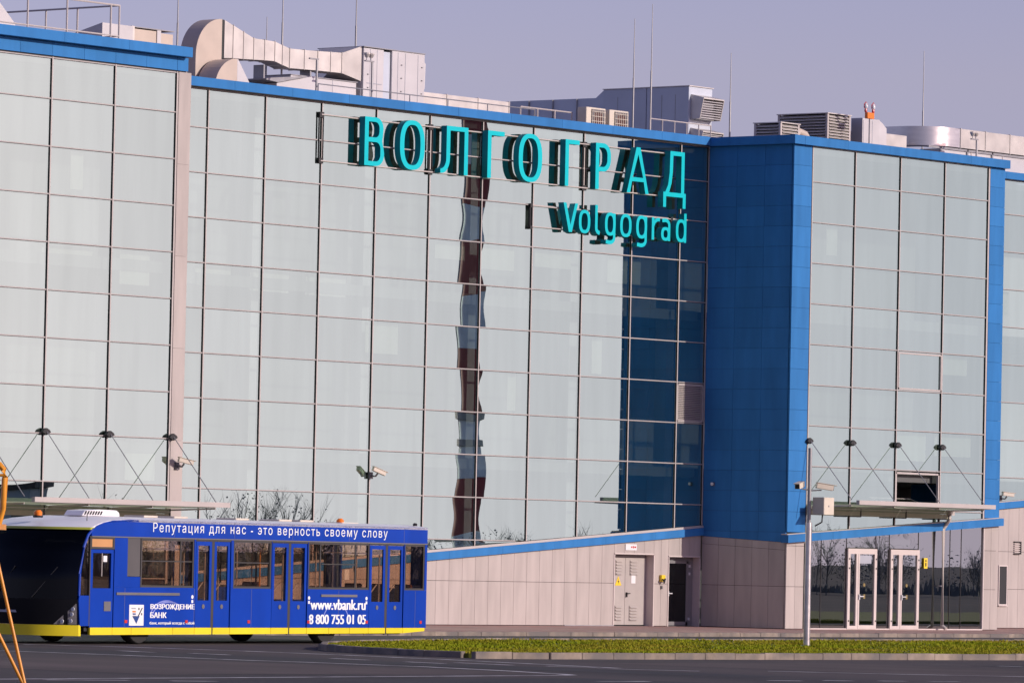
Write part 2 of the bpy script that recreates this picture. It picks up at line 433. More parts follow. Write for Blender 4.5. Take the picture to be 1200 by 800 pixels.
# walk along the outline placing stones
def walk(path, step):
    acc = 0.0; out = []
    for a, b in zip(path[:-1], path[1:]):
        a = Vector(a); b = Vector(b); L = (b - a).length; d = (b - a) / L
        t = -acc
        while t + step <= L:
            t += step
            if t - step / 2 >= -step: out.append((a + d * (t - step / 2), math.atan2(d.y, d.x)))
        acc = L - t
    return out
cnt = 0
for p, a in walk(isl, 1.0):
    if p.x > 6: continue
    link('kerbstone', ist, ik, (p.x, p.y, random.uniform(-0.012, 0.006)), (random.uniform(-0.01, 0.01), 0, a + random.uniform(-0.012, 0.012)))
# grass: uncounted blades
def inside(x, y):
    c = False; n = len(isl); j = n - 1
    for i in range(n):
        xi, yi = isl[i]; xj, yj = isl[j]
        if (yi > y) != (yj > y) and x < (xj - xi) * (y - yi) / (yj - yi) + xi: c = not c
        j = i
    return c
gv, gf = [], []
rnd = random.Random(3)
while len(gf) < 120000:
    x = -50 + 75 * rnd.random() ** 1.35; y = rnd.uniform(-38, -18.4)
    if not inside(x, y): continue
    for b in range(3):
        h = rnd.uniform(0.03, 0.065) * (1.0 + 0.4 * math.sin(x * 0.9) * math.sin(y * 1.3))
        w = rnd.uniform(0.012, 0.03); a = rnd.uniform(0, 6.283); lx, ly = rnd.uniform(-0.05, 0.05), rnd.uniform(-0.05, 0.05)
        px, py = x + rnd.uniform(-0.06, 0.06), y + rnd.uniform(-0.06, 0.06)
        k = len(gv)
        gv += [(px - w * math.cos(a), py - w * math.sin(a), -0.01), (px + w * math.cos(a), py + w * math.sin(a), -0.01), (px + lx, py + ly, h)]
        gf.append((k, k + 1, k + 2))
gm = bpy.data.meshes.new('grass'); gm.from_pydata(gv, [], gf)
tag(link('grass', gm, m='grass'), 'short yellowish green grass on the traffic island', 'grass', kind='stuff')

# repaired strips of asphalt
for (x0, x1, y0, y1, m_) in ((-92, -62, -47.5, -43.6, 'patch_a'), (-60, -47, -52, -46.9, 'patch_b'), (-57.3, -55.2, -44, -20, 'patch_a'), (-49.8, -42, -45.5, -34.5, 'patch_b'), (-40, -24, -42.5, -37.2, 'patch_a'), (-70, -59.5, -40.5, -30, 'patch_b'), (-36, 10, -17.6, -13.8, 'patch_a')):
    sk = random.uniform(-0.6, 0.6)
    pm_ = MB().add([(x0, y0, ZR + 0.0025), (x1, y0 + sk, ZR + 0.0025), (x1 + sk, y1, ZR + 0.0025), (x0 - sk, y1 - sk * 0.5, ZR + 0.0025)], [(0, 1, 2, 3)])
    tag(pm_.build('road_patch', m_), 'repaired strip in the asphalt', kind='structure')
# road markings
def stripe(pts, w):
    mb = MB(); L = []; Rr = []
    P = [Vector((x, y, 0)) for x, y in pts]
    for i, p in enumerate(P):
        d = (P[min(i + 1, len(P) - 1)] - P[max(i - 1, 0)]).normalized(); q = Vector((-d.y, d.x, 0)) * w / 2
        L.append(p + q); Rr.append(p - q)
    n = len(P)
    return mb.add([(v.x, v.y, ZR + 0.005) for v in L + Rr], [(i, n + i, n + i + 1, i + 1) for i in range(n - 1)])
marks = [([(-51.61, -19.61), (-50.63, -21.89), (-50.39, -24.72), (-50.81, -28.29), (-51.58, -31.89), (-53.6, -38.0)], 0.12),
         ([(-57.87, -24.89), (-57.86, -28.16), (-58.2, -31.91), (-58.0, -33.46), (-58.16, -36.73), (-58.98, -39.53), (-59.83, -41.38), (-60.09, -41.85)], 0.13),
         ([(-60.12, -41.9), (-60.74, -42.1), (-64.77, -42.2), (-68.22, -42.3), (-78, -42.5)], 0.13),
         ([(-54.19, -24.88), (-54.56, -26.23)], 0.12), ([(-54.14, -26.9), (-54.4, -28.22)], 0.12), ([(-54.13, -30.83), (-54.41, -32.09)], 0.12),
         ([(-54.72, -33.33), (-54.97, -34.55)], 0.12), ([(-53.88, -33.99), (-54.32, -35.81)], 0.12), ([(-54.0, -36.43), (-53.87, -37.65)], 0.12),
         ([(-54.56, -38.18), (-53.62, -40.03)], 0.12), ([(-51.57, -40.22), (-50.21, -42.41), (-48.48, -44.34), (-44, -48)], 0.13),
         ([(-58.86, -45.52), (-58.25, -45.86)], 0.14), ([(-57.36, -45.72), (-56.86, -46.05)], 0.14), ([(-56.16, -46.15), (-55.6, -46.38)], 0.14), ([(-55.06, -46.56), (-54.42, -46.81)], 0.14),
         ([(-75.61, -42.9), (-74.12, -43.4)], 0.13), ([(-73.5, -43.81), (-72.71, -44.15)], 0.13), ([(-63.83, -45.36), (-62.55, -45.54)], 0.14), ([(-39.15, -37.49), (-39.12, -38.15)], 0.14)]
for pts, w in marks:
    tag(stripe(pts, w * 1.7).build('road_marking', 'roadpaint'), 'worn white line painted on the asphalt', kind='structure')

# ================================================================== TERMINAL BUILDING
H, W = 1.28, 2.4887
YR_, YL_ = -3.31, -3.06
ROW = lambda k: 3.84 + H * (9 - k)
TB = tag(empty('terminal_building'), 'long glass terminal with blue cladding and beige plinth behind the bus', 'building')

# --- core: floors, roof, hidden walls
core = MB()
core.box(-48.6, 31, 5.2, 5.4, 0.0, 14.9)                 # inner partition
core.build('inner_wall', 'inside', TB)
for z in (5.0, 9.95):
    MB().box(-48.6, 30.9, 0.25, 5.2, z - 0.25, z).build('floor_slab', 'insidedark', TB)
    MB().box(-48.6, -28.15, -2.8, 0.25, z - 0.25, z).build('floor_slab', 'insidedark', TB)
    MB().box(0.35, 11.6, -3.05, 0.25, z - 0.25, z).build('floor_slab', 'insidedark', TB)
MB().box(-48.6, 30.9, 0.1, 5.2, -0.3, 0.01).build('floor_slab', 'insidedark', TB)
MB().box(0.35, 11.6, -3.1, 0.1, -0.3, 0.012).build('floor_slab', 'insidedark', TB)
rf = MB(); rf.box(-48.6, 31, 0.15, 24, 14.95, 15.15); rf.box(-48.6, -28.1, -2.95, 0.15, 15.0, 15.16); rf.box(0.1, 11.8, -3.2, 0.15, 14.95, 15.152)
rf.build('roof', 'roofing', TB)
MB().box(-28.32, -28.07, -2.95, 0.0, 0.0, 15.6).build('side_wall', 'beige', TB)
MB().box(11.62, 11.86, -3.2, 0.0, 0.0, 15.2).build('side_wall', 'blue', TB)
MB().box(-48.6, 31, 23.7, 24, 0.0, 15.4).build('back_wall', 'beige', TB)
MB().box(30.9, 31, 0.1, 24, 0.0, 15.4).build('side_wall', 'beige', TB)
MB().box(-48.8, -48.62, -3.04, 24, 0.0, 15.6).build('side_wall', 'beige', TB)

# --- glass panes: a little uneven, as rolled glass is
prnd = random.Random(11)
def pane_surface(w, h0, h1a, h1b, seed, amp):
    """grid in x (0..w), z; bottom runs from h0a to h0b"""
    r = random.Random(seed)
    nx, nz = 14, 8
    ph = [r.uniform(0, 6.28) for _ in range(8)]; am = [r.uniform(-1, 1) for _ in range(4)]
    vs_, fs_ = [], []
    for j in range(nz + 1):
        for i in range(nx + 1):
            u, v = i / nx, j / nz
            zb = h1a + (h1b - h1a) * u
            x = u * w; z = zb + (h0 - zb) * v
            e = 4 * u * (1 - u) * 4 * v * (1 - v)
            y = amp * (0.9 * am[0] * e + 0.45 * am[1] * math.sin(3.1 * u + ph[0]) * math.sin(2.6 * v + ph[1]) + 0.08 * math.sin(7 * u + ph[2]) * math.sin(5.2 * v + ph[3]))
            vs_.append((x, y, z))
    for j in range(nz):
        for i in range(nx):
            a = j * (nx + 1) + i
            fs_.append((a, a + 1, a + nx + 2, a + nx + 1))
    me = bpy.data.meshes.new('glass_pane'); me.from_pydata(vs_, [], fs_)
    me.polygons.foreach_set('use_smooth', [True] * len(fs_))
    return me
_pc = {}
def pane(x0, x1, y, z0, z1, parent, zs=None, m='mirror', amp=0.0006, name='glass_pane'):
    w = x1 - x0
    tilt = (prnd.uniform(-0.0003, 0.0003), 0, prnd.uniform(-0.0004, 0.0004))
    if zs is None or (zs(x0) <= z0 and zs(x1) <= z0):
        key = (round(w, 2), round(z1 - z0, 2), prnd.randrange(7), m)
        me = _pc.get(key)
        if me is None:
            me = pane_surface(w, z1 - z0, 0, 0, hash((key[0], key[1], key[2])) & 0xffff, amp); _pc[key] = me
    else:
        a, b = max(z0, zs(x0)), max(z0, zs(x1))
        if a >= z1 - 0.02 and b >= z1 - 0.02: return None
        me = pane_surface(w, z1 - z0, min(a, z1 - 0.01) - z0, min(b, z1 - 0.01) - z0, prnd.randrange(9999), amp * 1.2)
    return link(name, me, parent, (x0, y, z0), tilt, m)

def curtain(name, xs, y, zs_rows, slope, parent=TB, skip=()):
    """a curtain wall: frame behind, mullions, transoms and panes. slope(x) = top of the sloping strip"""
    fr = MB()
    fr.box(xs[0] - 0.02, xs[0] + 0.03, y + 0.03, y + 0.14, slope(xs[0]), zs_rows[0])
    fr.box(xs[-1] - 0.03, xs[-1] + 0.02, y + 0.03, y + 0.14, slope(xs[-1]), zs_rows[0])
    cw = fr.build(name, 'alu', parent)
    for i, x in enumerate(xs):
        mm = MB(); mm.box(x - 0.020, x + 0.020, y - 0.038, y - 0.027, slope(x) + 0.002, zs_rows[0] + 0.03); mm.cur = 1; mm.box(x - 0.024, x + 0.020, y - 0.0265, y + 0.10, slope(x) + 0.002, zs_rows[0] + 0.03)
        mm.build('mullion', ['alu', 'gasket_shade'], cw)
    for z in zs_rows:
        # the part of this line above the strip
        xa, xb = xs[0], xs[-1]
        if slope(xa) > z and slope(xb) > z: continue
        if slope(xb) > z: 
            while slope(xb) > z - 0.02: xb -= 0.05
        tr = MB(); tr.box(xa + 0.03, xb - 0.03, y - 0.026, y + 0.08, z - 0.010, z + 0.020); tr.cur = 1; tr.box(xa + 0.03, xb - 0.03, y - 0.018, y + 0.08, z - 0.024, z - 0.0105); tr.build('transom', ['transom', 'gasket_shade'], cw)
    for i in range(len(xs) - 1):
        for k in range(len(zs_rows) - 1):
            if (i, k) in skip: continue
            pane(xs[i] + 0.02, xs[i + 1] - 0.02, y, zs_rows[k + 1] + 0.02, zs_rows[k] - 0.02, cw, slope)
    return cw

S_MAIN = lambda x: 3.20 + 0.0711 * (x + 0.1)                # top of the white sill over the blue strip
S_RIGHT = lambda x: 2.98 + 0.0613 * x
S_FAR = lambda x: 4.40 + 0.07 * (x - 18.4)
main_x = [-1.4754 - W * k for k in range(10, -1, -1)] + [-0.03]
rows_main = [15.18] + [ROW(k) for k in range(1, 12)]
CW = curtain('curtain_wall', main_x, 0.0, rows_main, S_MAIN, skip={(10, 6)})
left_x = [-28.62 - 2.4946 * k for k in range(8, -1, -1)]
CL = curtain('curtain_wall', left_x, YL_, [15.17] + [ROW(k) for k in range(1, 12)], lambda x: 0.6)
right_x = [1.02, 3.37, 5.89, 8.42, 10.95]
CR = curtain('curtain_wall', right_x, YR_, [15.18] + [ROW(k) for k in range(1, 11)], S_RIGHT, skip={(2, 8)})
far_x = [11.9, 14.1, 16.3, 18.79, 21.28, 23.77, 26.26]
CF = curtain('curtain_wall', far_x, 0.0, [15.25] + [ROW(k) for k in range(1, 11)], S_FAR)
# ventilation grille in place of a pane by the corner
gz0, gz1 = ROW(7) + 0.04, ROW(6) - 0.04
vg = MB(); vg.box(-1.44, -0.07, -0.03, 0.05, gz1 - 0.05, gz1); vg.box(-1.44, -0.07, -0.03, 0.05, gz0, gz0 + 0.05); vg.box(-1.44, -1.40, -0.03, 0.05, gz0, gz1); vg.box(-0.11, -0.07, -0.03, 0.05, gz0, gz1)
vgo = vg.build('ventilation_grille', 'alu', TB); vgo['label'] = 'pale louvred grille filling one bay beside the dark blue wall'
sl = MB().prism_yz([(-0.03, 0.0), (0.03, 0.035), (0.03, 0.045), (-0.03, 0.012)], -0.65, 0.65).mesh('slat', 'alu')
for k in range(20): link('slat', sl, vgo, (-0.755, 0.0, gz0 + 0.06 + k * 0.0565))
MB().box(-1.40, -0.11, 0.06, 0.07, gz0, gz1).build('backing', 'joint', vgo)
# open hopper window in the right-hand wall and its sash
za, zb = ROW(9), ROW(8)
ow = MB()
ow.box(5.92, 8.39, YR_ - 0.02, YR_ + 0.06, zb - 0.12, zb - 0.06); ow.box(5.92, 5.98, YR_ - 0.02, YR_ + 0.06, za, zb - 0.06); ow.box(8.33, 8.39, YR_ - 0.02, YR_ + 0.06, za, zb - 0.06)
owo = ow.build('open_window', 'alu', TB); owo['label'] = 'window standing open with dark room behind, above the entrance canopy'
sash = MB().box(0, 2.32, -0.02, 0.02, 0, 0.05).box(0, 2.32, -0.02, 0.02, 1.0, 1.05).box(0, 0.05, -0.02, 0.02, 0.05, 1.0).box(2.27, 2.32, -0.02, 0.02, 0.05, 1.0)
so = sash.build('sash', 'alu', owo); so.location = (5.99, YR_ + 0.09, zb - 1.22); so.rotation_euler = (R(-72), 0, 0)
po = pane(0.04, 2.28, 0, 0.04, 1.01, owo); po.location = (6.03, YR_ + 0.11, zb - 1.20); po.rotation_euler = (R(-72), 0, 0)
# an opening light higher up (double frame lines)
sz0, sz1 = ROW(6) + 0.04, ROW(5) - 0.10
of = MB(); of.box(5.93, 8.38, YR_ - 0.045, YR_ + 0.02, sz1, sz1 + 0.05); of.box(5.93, 8.38, YR_ - 0.045, YR_ + 0.02, sz0, sz0 + 0.05); of.box(5.93, 5.98, YR_ - 0.045, YR_ + 0.02, sz0, sz1); of.box(8.33, 8.38, YR_ - 0.045, YR_ + 0.02, sz0, sz1)
of.build('window_frame', 'alu', TB)
# blinds seen faintly through the glass
for (cx, k, y, w, h) in [(-23.2, 4, 0.3, 1.6, 0.55), (-20.7, 4, 0.3, 1.7, 0.6), (-18.2, 4, 0.3, 1.8, 0.6), (-15.6, 5, 0.3, 1.5, 0.9), (-10.2, 3, 0.3, 1.6, 0.7), (-7.5, 3, 0.3, 1.8, 0.5), (-5.2, 5, 0.3, 0.5, 1.1),
                        (-9.4, 6, 0.3, 0.4, 1.1), (-12.5, 3, 0.3, 1.4, 0.5), (-36.0, 2, -2.75, 1.3, 1.0), (-32.2, 2, -2.75, 0.5, 1.0), (-29.8, 4, -2.75, 1.2, 0.9), (-32.5, 4, -2.75, 2.0, 0.35), (-29.4, 8, -2.75, 1.2, 1.1),
                        (2.6, 2, -3.0, 0.6, 0.9), (7.1, 7, -3.0, 1.9, 0.9), (9.6, 7, -3.0, 2.1, 0.7), (9.6, 5, -3.0, 1.5, 0.6), (17.3, 3, 0.3, 0.8, 0.8), (-3.9, 3, 0.3, 1.7, 0.8)]:
    zt = ROW(k) - 0.06
    box('roller_blind', cx - w / 2, cx + w / 2, y, y + 0.015, zt - h, zt, 'blind', TB)

for x in range(-26, 0, 5):
    box('column', x + 0.3, x + 0.75, 1.0, 1.45, 0.02, 4.74, 'white', TB); box('column', x + 0.3, x + 0.75, 1.0, 1.45, 5.01, 9.69, 'white', TB); box('column', x + 0.3, x + 0.75, 1.0, 1.45, 9.96, 14.94, 'white', TB)
for (xa, xb, y) in ((-27.9, -0.1, 0.26), (-47.8, -28.4, -2.79), (0.4, 11.5, -3.04)):
    for z in ((5.0, 9.95) if xa < 0 else (9.95,)): box('slab_edge', xa, xb, y - 0.012, y - 0.002, z - 0.30, z + 0.02, 'inside', TB)
# --- parapet copings
def coping(xa, xb, y, z0, z1, n, parent, depth=0.55):
    st = (xb - xa) / n
    for i in range(n):
        box('coping_panel', xa + i * st + 0.004, xa + (i + 1) * st - 0.004, y, y + depth, z0, z1, 'blue', parent)
pm = MB().box(-28.0, -0.1, 0.02, 0.28, 15.14, 15.42).build('parapet', 'joint', TB); coping(-28.02, -0.2, -0.2, 15.225, 15.49, 11, pm)
box('soffit_trim', -28.0, -0.22, -0.18, 0.0, 15.205, 15.222, 'joint', pm)
pr = MB().box(0.05, 11.8, YR_ + 0.02, YR_ + 0.28, 15.14, 15.42).build('parapet', 'joint', TB); coping(0.36, 11.95, -3.51, 15.20, 15.475, 5, pr)
MB().prism_xy([(-0.2, -3.51), (0.352, -3.51), (0.352, -2.95), (0.35, 0.3), (-0.196, 0.3)], 15.20, 15.475).build('coping_panel', 'blue', pr)
pl = MB().box(-48.6, -28.2, YL_ + 0.02, YL_ + 0.28, 15.14, 15.82).build('parapet', 'joint', TB); coping(-48.85, -28.27, -3.33, 15.61, 15.88, 8, pl, 0.6)
bw = 1.2473
for i in range(16):
    x1 = -28.62 - bw * i
    box('cladding_panel', x1 - bw + 0.005, x1 - 0.005, YL_ - 0.02, YL_ + 0.02, 15.235, 15.60, 'blue', pl)
box('cladding_panel', -28.612, -28.17, YL_ - 0.02, YL_ + 0.02, 15.235, 15.60, 'blue', pl)
pf = MB().box(11.9, 31, 0.02, 0.28, 15.2, 15.42).build('parapet', 'joint', TB); coping(11.92, 31, -0.2, 15.27, 15.51, 8, pf)

# --- pillar at the end of the left wall
pil = MB().box(-28.56, -28.09, YL_ + 0.0, YL_ + 0.1, 0, 15.2).build('corner_pillar', 'joint', TB)
for k in range(6):
    box('cladding_panel', -28.57, -28.07, YL_ - 0.05, YL_ + 0.0, 0.02 + k * 2.53, 2.545 + k * 2.53, 'beige', pil)
box('cover_strip', -28.64, -28.58, YL_ - 0.035, YL_ + 0.05, 0.6, 15.17, 'alu', pil)

# --- dark blue return wall and blue corner strips
BWALL = MB().box(0.05, 0.3, YR_ + 0.06, -0.02, 0.0, 15.2).build('return_wall', 'joint', TB)
BWALL['label'] = 'blue clad side wall turned away from the sun'
zb0 = lambda y: 2.87 + 0.048 * y        # lower edge of the blue
ys = [-0.04, -1.13, -2.22, YR_ + 0.02]
zz = [15.19 - 0.64 * k for k in range(20)]
for a in range(3):
    y1, y0 = ys[a] - 0.004, ys[a + 1] + 0.004
    for k in range(20):
        zt = zz[k]; zl = zz[k + 1] + 0.006 if k < 19 else 0
        lo0, lo1 = max(zl, zb0(y0)), max(zl, zb0(y1))
        if lo0 >= zt: continue
        if lo0 == zl: box('cladding_panel', 0.0, 0.045, y0, y1, zl, zt, 'blue', BWALL)
        else: MB().prism_yz([(y0, lo0), (y1, lo1), (y1, zt), (y0, zt)], 0.0, 0.045).build('cladding_panel', 'blue', BWALL)
yy = [-0.03 - 0.655 * k for k in range(5)] + [YR_ + 0.02]
for a in range(5):
    y1, y0 = yy[a] - 0.005, yy[a + 1] + 0.005
    box('cladding_panel', 0.0, 0.045, y0, y1, 0.02, 1.325, 'beige', BWALL)
    MB().prism_yz([(y0, 1.337), (y1, 1.337), (y1, zb0(y1) - 0.25), (y0, zb0(y0) - 0.25)], 0.0, 0.045).build('cladding_panel', 'beige', BWALL)
    MB().prism_yz([(y0, zb0(y0) - 0.24), (y1, zb0(y1) - 0.24), (y1, zb0(y1) - 0.01), (y0, zb0(y0) - 0.01)], 0.0, 0.045).build('cladding_panel', 'beige', BWALL)
for (xa, xb) in ((0.0, 0.955), (11.02, 11.88)):
    cs = MB().box(xa + 0.06, xb - 0.02, YR_ + 0.05, YR_ + 0.2, 0.0, 15.2).build('corner_cladding', 'joint', TB)
    for k in range(20):
        zt = zz[k]; zl = zz[k + 1] + 0.007 if k < 19 else 0
        if zt < S_RIGHT(xa) + 0.1: break
        box('cladding_panel', xa, xb, YR_ - 0.04, YR_ + 0.045, max(zl, S_RIGHT(xa) - 0.1), zt, 'blue', cs)
    box('cover_strip', xb + 0.005 if xa == 0 else xa - 0.05, xb + 0.045 if xa == 0 else xa - 0.01, YR_ - 0.036, YR_ + 0.05, S_RIGHT(xa), 15.18, 'joint' if xa == 0 else 'alu', cs)
    mid = (xa + xb) / 2
    for (p0, p1) in ((xa, mid - 0.005), (mid + 0.005, xb)):
        zs_ = [0.02, 1.325, 1.337, 2.60, 2.612]
        box('cladding_panel', p0, p1, YR_ - 0.03, YR_ + 0.045, 0.02, 1.325, 'beige', cs)
        t0, t1 = S_RIGHT(p0) - 0.27, S_RIGHT(p1) - 0.27
        if t0 > 2.62:
            box('cladding_panel', p0, p1, YR_ - 0.03, YR_ + 0.045, 1.337, 2.60, 'beige', cs)
            MB().prism_xz([(p0, 2.612), (p1, 2.612), (p1, t1), (p0, t0)], YR_ - 0.03, YR_ + 0.045).build('cladding_panel', 'beige', cs)
        else:
            MB().prism_xz([(p0, 1.337), (p1, 1.337), (p1, t1), (p0, t0)], YR_ - 0.03, YR_ + 0.045).build('cladding_panel', 'beige', cs)

# --- sloping blue strips and sills
def strip(xa, xb, y0, y1, top, th, n, sill=None):
    st = (xb - xa) / n
    o = MB().prism_xz([(xa + 0.01, top(xa) - th + 0.03), (xb - 0.01, top(xb) - th + 0.03), (xb - 0.01, top(xb) - 0.03), (xa + 0.01, top(xa) - 0.03)], y0 + 0.03, y1).build('drip_strip', 'joint', TB)
    for i in range(n):
        a, b = xa + i * st + 0.003, xa + (i + 1) * st - 0.003
        MB().prism_xz([(a, top(a) - th), (b, top(b) - th), (b, top(b)), (a, top(a))], y0, y1 - 0.01).build('strip_panel', 'blue', o)
    if sill:
        MB().prism_xz([(xa, top(xa) + 0.004), (xb, top(xb) + 0.004), (xb, top(xb) + sill), (xa, top(xa) + sill)], y0 + 0.04, y1 - 0.02).build('sill', 'alu', o)
    return o
strip(-28.0, -0.005, -0.12, 0.1, lambda x: S_MAIN(x) - 0.085, 0.235, 11, 0.075)
strip(-0.16, 11.93, YR_ - 0.2, YR_ + 0.1, lambda x: S_RIGHT(x) - 0.03, 0.245, 5, 0.03)
strip(11.9, 30, -0.12, 0.1, lambda x: S_FAR(x) - 0.03, 0.22, 7, 0.03)

# --- beige plinth of the main front, with two doors
D1 = (-4.53, -2.50, 2.25); D2 = (-1.735, -0.10, 2.20)
PW = MB()
PW.box(-28.0, D1[0] - 0.02, 0.03, 0.2, 0.0, 1.8)
PW.prism_xz([(-28.0, 0.9), (-28.0, 0.9), (D1[0] - 0.02, 1.8), (D1[0] - 0.02, S_MAIN(D1[0]) - 0.3), (-28.0, S_MAIN(-28.0) - 0.3)][1:], 0.031, 0.199)
PW.prism_xz([(D1[0] - 0.02, D1[2] + 0.02), (-0.005, D1[2] + 0.02), (-0.005, S_MAIN(0) - 0.3), (D1[0] - 0.02, S_MAIN(D1[0]) - 0.3)], 0.032, 0.198)
PW.box(D1[1] + 0.02, D2[0] - 0.02, 0.03, 0.2, 0.0, 2.25)
PWo = PW.build('plinth_wall', 'joint', TB)
bt = lambda x: S_MAIN(x) - 0.33
def plinth_cols(xs, zbase, parent, top, y0=-0.03, y1=0.027, joint=(1.325, 1.337)):
    for a, b in zip(xs[:-1], xs[1:]):
        p0, p1 = a + 0.005, b - 0.005
        lo = zbase(a, b)
        cuts = [lo]
        if lo < 1.0: cuts.append(1.33)
        if lo < 2.5 and top(a) > 2.75 and zbase is not zb_main: cuts.append(2.606)
        for i, c in enumerate(cuts):
            z0 = c + (0.006 if i else 0.0)
            if i + 1 < len(cuts): box('cladding_panel', p0, p1, y0, y1, z0, cuts[i + 1] - 0.006, 'beige', parent)
            else: MB().prism_xz([(p0, z0), (p1, z0), (p1, top(p1)), (p0, top(p0))], y0, y1).build('cladding_panel', 'beige', parent)
def zb_main(a, b):
    if a > D1[0] - 0.05 and b < D1[1] + 0.05: return D1[2] + 0.01
    if a > D2[0] - 0.05 and b < D2[1] + 0.08: return D2[2] + 0.01
    return 0.02
cw_ = 0.622
xsP = [D1[0] - cw_ * k for k in range(30, -1, -1)]
xsP += [D1[0] + 0.50, D1[0] + 1.02, D1[0] + 1.52, D1[1], (D1[1] + D2[0]) / 2, D2[0], D2[0] + 0.55, D2[0] + 1.10, -0.06]
plinth_cols(xsP, zb_main, PWo, bt)
box('base_plate', -7.0, D1[0], -0.06, 0.02, 0.0, 0.03, 'steel', PWo)
# far plinth
FW = MB().box(11.9, 30, 0.03, 0.2, 0.0, 3.6).build('plinth_wall', 'joint', TB)
plinth_cols([11.9 + 0.617 * k for k in range(0, 20)], lambda a, b: 0.02, FW, lambda x: S_FAR(x) - 0.27)
nw = MB().box(16.86, 16.9, -0.06, 0.0, 0.78, 2.14).box(17.34, 17.38, -0.06, 0.0, 0.78, 2.14).box(16.9, 17.34, -0.06, 0.0, 0.78, 0.82).box(16.9, 17.34, -0.06, 0.0, 2.10, 2.14).build('window', 'frame', TB)
box('pane', 16.9, 17.34, -0.045, -0.035, 0.82, 2.10, 'black', nw)
box('sill', 16.84, 17.40, -0.10, 0.0, 0.75, 0.775, 'frame', nw)
vn = MB().box(17.75, 18.15, -0.10, -0.031, 2.52, 2.55).box(17.75, 18.15, -0.10, -0.031, 2.93, 2.96).box(18.12, 18.15, -0.10, -0.031, 2.55, 2.93).build('vent', 'joint', TB)
for k in range(5): box('slat', 17.76, 18.1, -0.085, -0.032, 2.58 + k * 0.07, 2.61 + k * 0.07, 'frame', vn)

# --- service door (double, louvred) and glazed grey door
def reveal(x0, x1, zt, dep, m, parent):
    r = MB()
    r.box(x0 - 0.02, x0 + 0.02, -0.05, dep, 0.0, zt); r.box(x1 - 0.02, x1 + 0.02, -0.05, dep, 0.0, zt); r.box(x0 - 0.02, x1 + 0.02, -0.05, dep, zt - 0.02, zt + 0.02)
    return r.build('door_frame', m, parent)
dA = empty('service_door', (0, 0, 0), 0, TB); dA['label'] = 'beige double service door with louvres in a deep reveal'
reveal(D1[0], D1[1], D1[2], 0.30, 'frame', dA)
for (a, b) in ((D1[0] + 0.03, D1[0] + 0.925), (D1[0] + 0.94, D1[1] - 0.03)):
    box('door_leaf', a, b, 0.25, 0.30, 0.04, D1[2] - 0.12, 'doorgrey', dA)
box('head_panel', D1[0] + 0.03, D1[1] - 0.03, 0.25, 0.30, D1[2] - 0.11, D1[2] - 0.03, 'doordark', dA)
for (a, b) in ((D1[0] + 0.42, D1[0] + 0.76), (D1[0] + 1.16, D1[0] + 1.56)):
    for zc in (0.40, 1.82):
        lv = MB().box(a, b, 0.235, 0.247, zc - 0.24, zc + 0.24)
        for k in range(5): lv.prism_yz([(0.20, zc - 0.22 + k * 0.095), (0.236, zc - 0.18 + k * 0.095), (0.236, zc - 0.16 + k * 0.095), (0.20, zc - 0.205 + k * 0.095)], a + 0.02, b - 0.02)
        lv.build('louvre', 'doorgrey', dA)
MB().box(D1[0] + 0.99, D1[0] + 1.15, 0.19, 0.21, 1.0, 1.03).box(D1[0] + 0.98, D1[0] + 1.02, 0.2, 0.249, 0.9, 1.05).build('handle', 'black', dA)
w3 = MB().prism_xz([(D1[0] + 0.42, 1.26), (D1[0] + 0.74, 1.26), (D1[0] + 0.58, 1.55)], 0.24, 0.249).build('warning_sign', 'signyellow', dA)
MB().prism_xz([(D1[0] + 0.56, 1.29), (D1[0] + 0.62, 1.40), (D1[0] + 0.58, 1.40), (D1[0] + 0.61, 1.48), (D1[0] + 0.54, 1.37), (D1[0] + 0.58, 1.37)], 0.235, 0.2395).build('bolt_symbol', 'black', w3)
box('notice', D1[0] + 1.24, D1[0] + 1.46, 0.24, 0.249, 1.33, 1.60, 'white', dA)
sg = box('wall_sign', -3.98, -3.42, -0.05, -0.032, 2.36, 2.55, 'white', TB)
for (a, b, c, e) in ((-0.01, 0.05, -0.02, 0.03), (0.08, 0.13, -0.03, 0.04), (0.16, 0.24, -0.02, 0.03)):
    MB().box(a, b, -0.014, -0.0105, c, e).build('print', 'red', sg)
dB = empty('glazed_door', (0, 0, 0), 0, TB); dB['label'] = 'grey framed door with dark glass beside the blue corner'
reveal(D2[0], D2[1], D2[2], 0.28, 'frame', dB)
fx0, fx1 = D2[0] + 0.18, D2[1] - 0.33
MB().box(fx0, fx0 + 0.10, 0.16, 0.22, 0.03, 2.06).box(fx1 - 0.10, fx1, 0.16, 0.22, 0.03, 2.06).box(fx0, fx1, 0.16, 0.22, 1.98, 2.06).box(fx0, fx1, 0.16, 0.22, 0.03, 0.15).build('door_leaf', 'doordark', dB)
box('pane', fx0 + 0.10, fx1 - 0.10, 0.185, 0.195, 0.15, 1.98, 'door_glass', dB)
MB().box(D2[0] + 0.03, D2[1] - 0.03, 0.22, 0.28, 2.06, 2.18).box(fx1 + 0.01, D2[1] - 0.03, 0.22, 0.28, 0.02, 2.06).box(D2[0] + 0.03, fx0 - 0.01, 0.22, 0.28, 0.02, 2.06).build('surround', 'doordark', dB)
MB().box(fx0 + 0.03, fx0 + 0.06, 0.10, 0.16, 0.95, 1.10).box(fx0 + 0.03, fx0 + 0.22, 0.09, 0.115, 1.02, 1.05).build('handle', 'led', dB)
for z in (0.2, 1.62, 1.86): box('hinge', fx1 + 0.0, fx1 + 0.05, 0.12, 0.159, z, z + 0.08, 'led', dB)

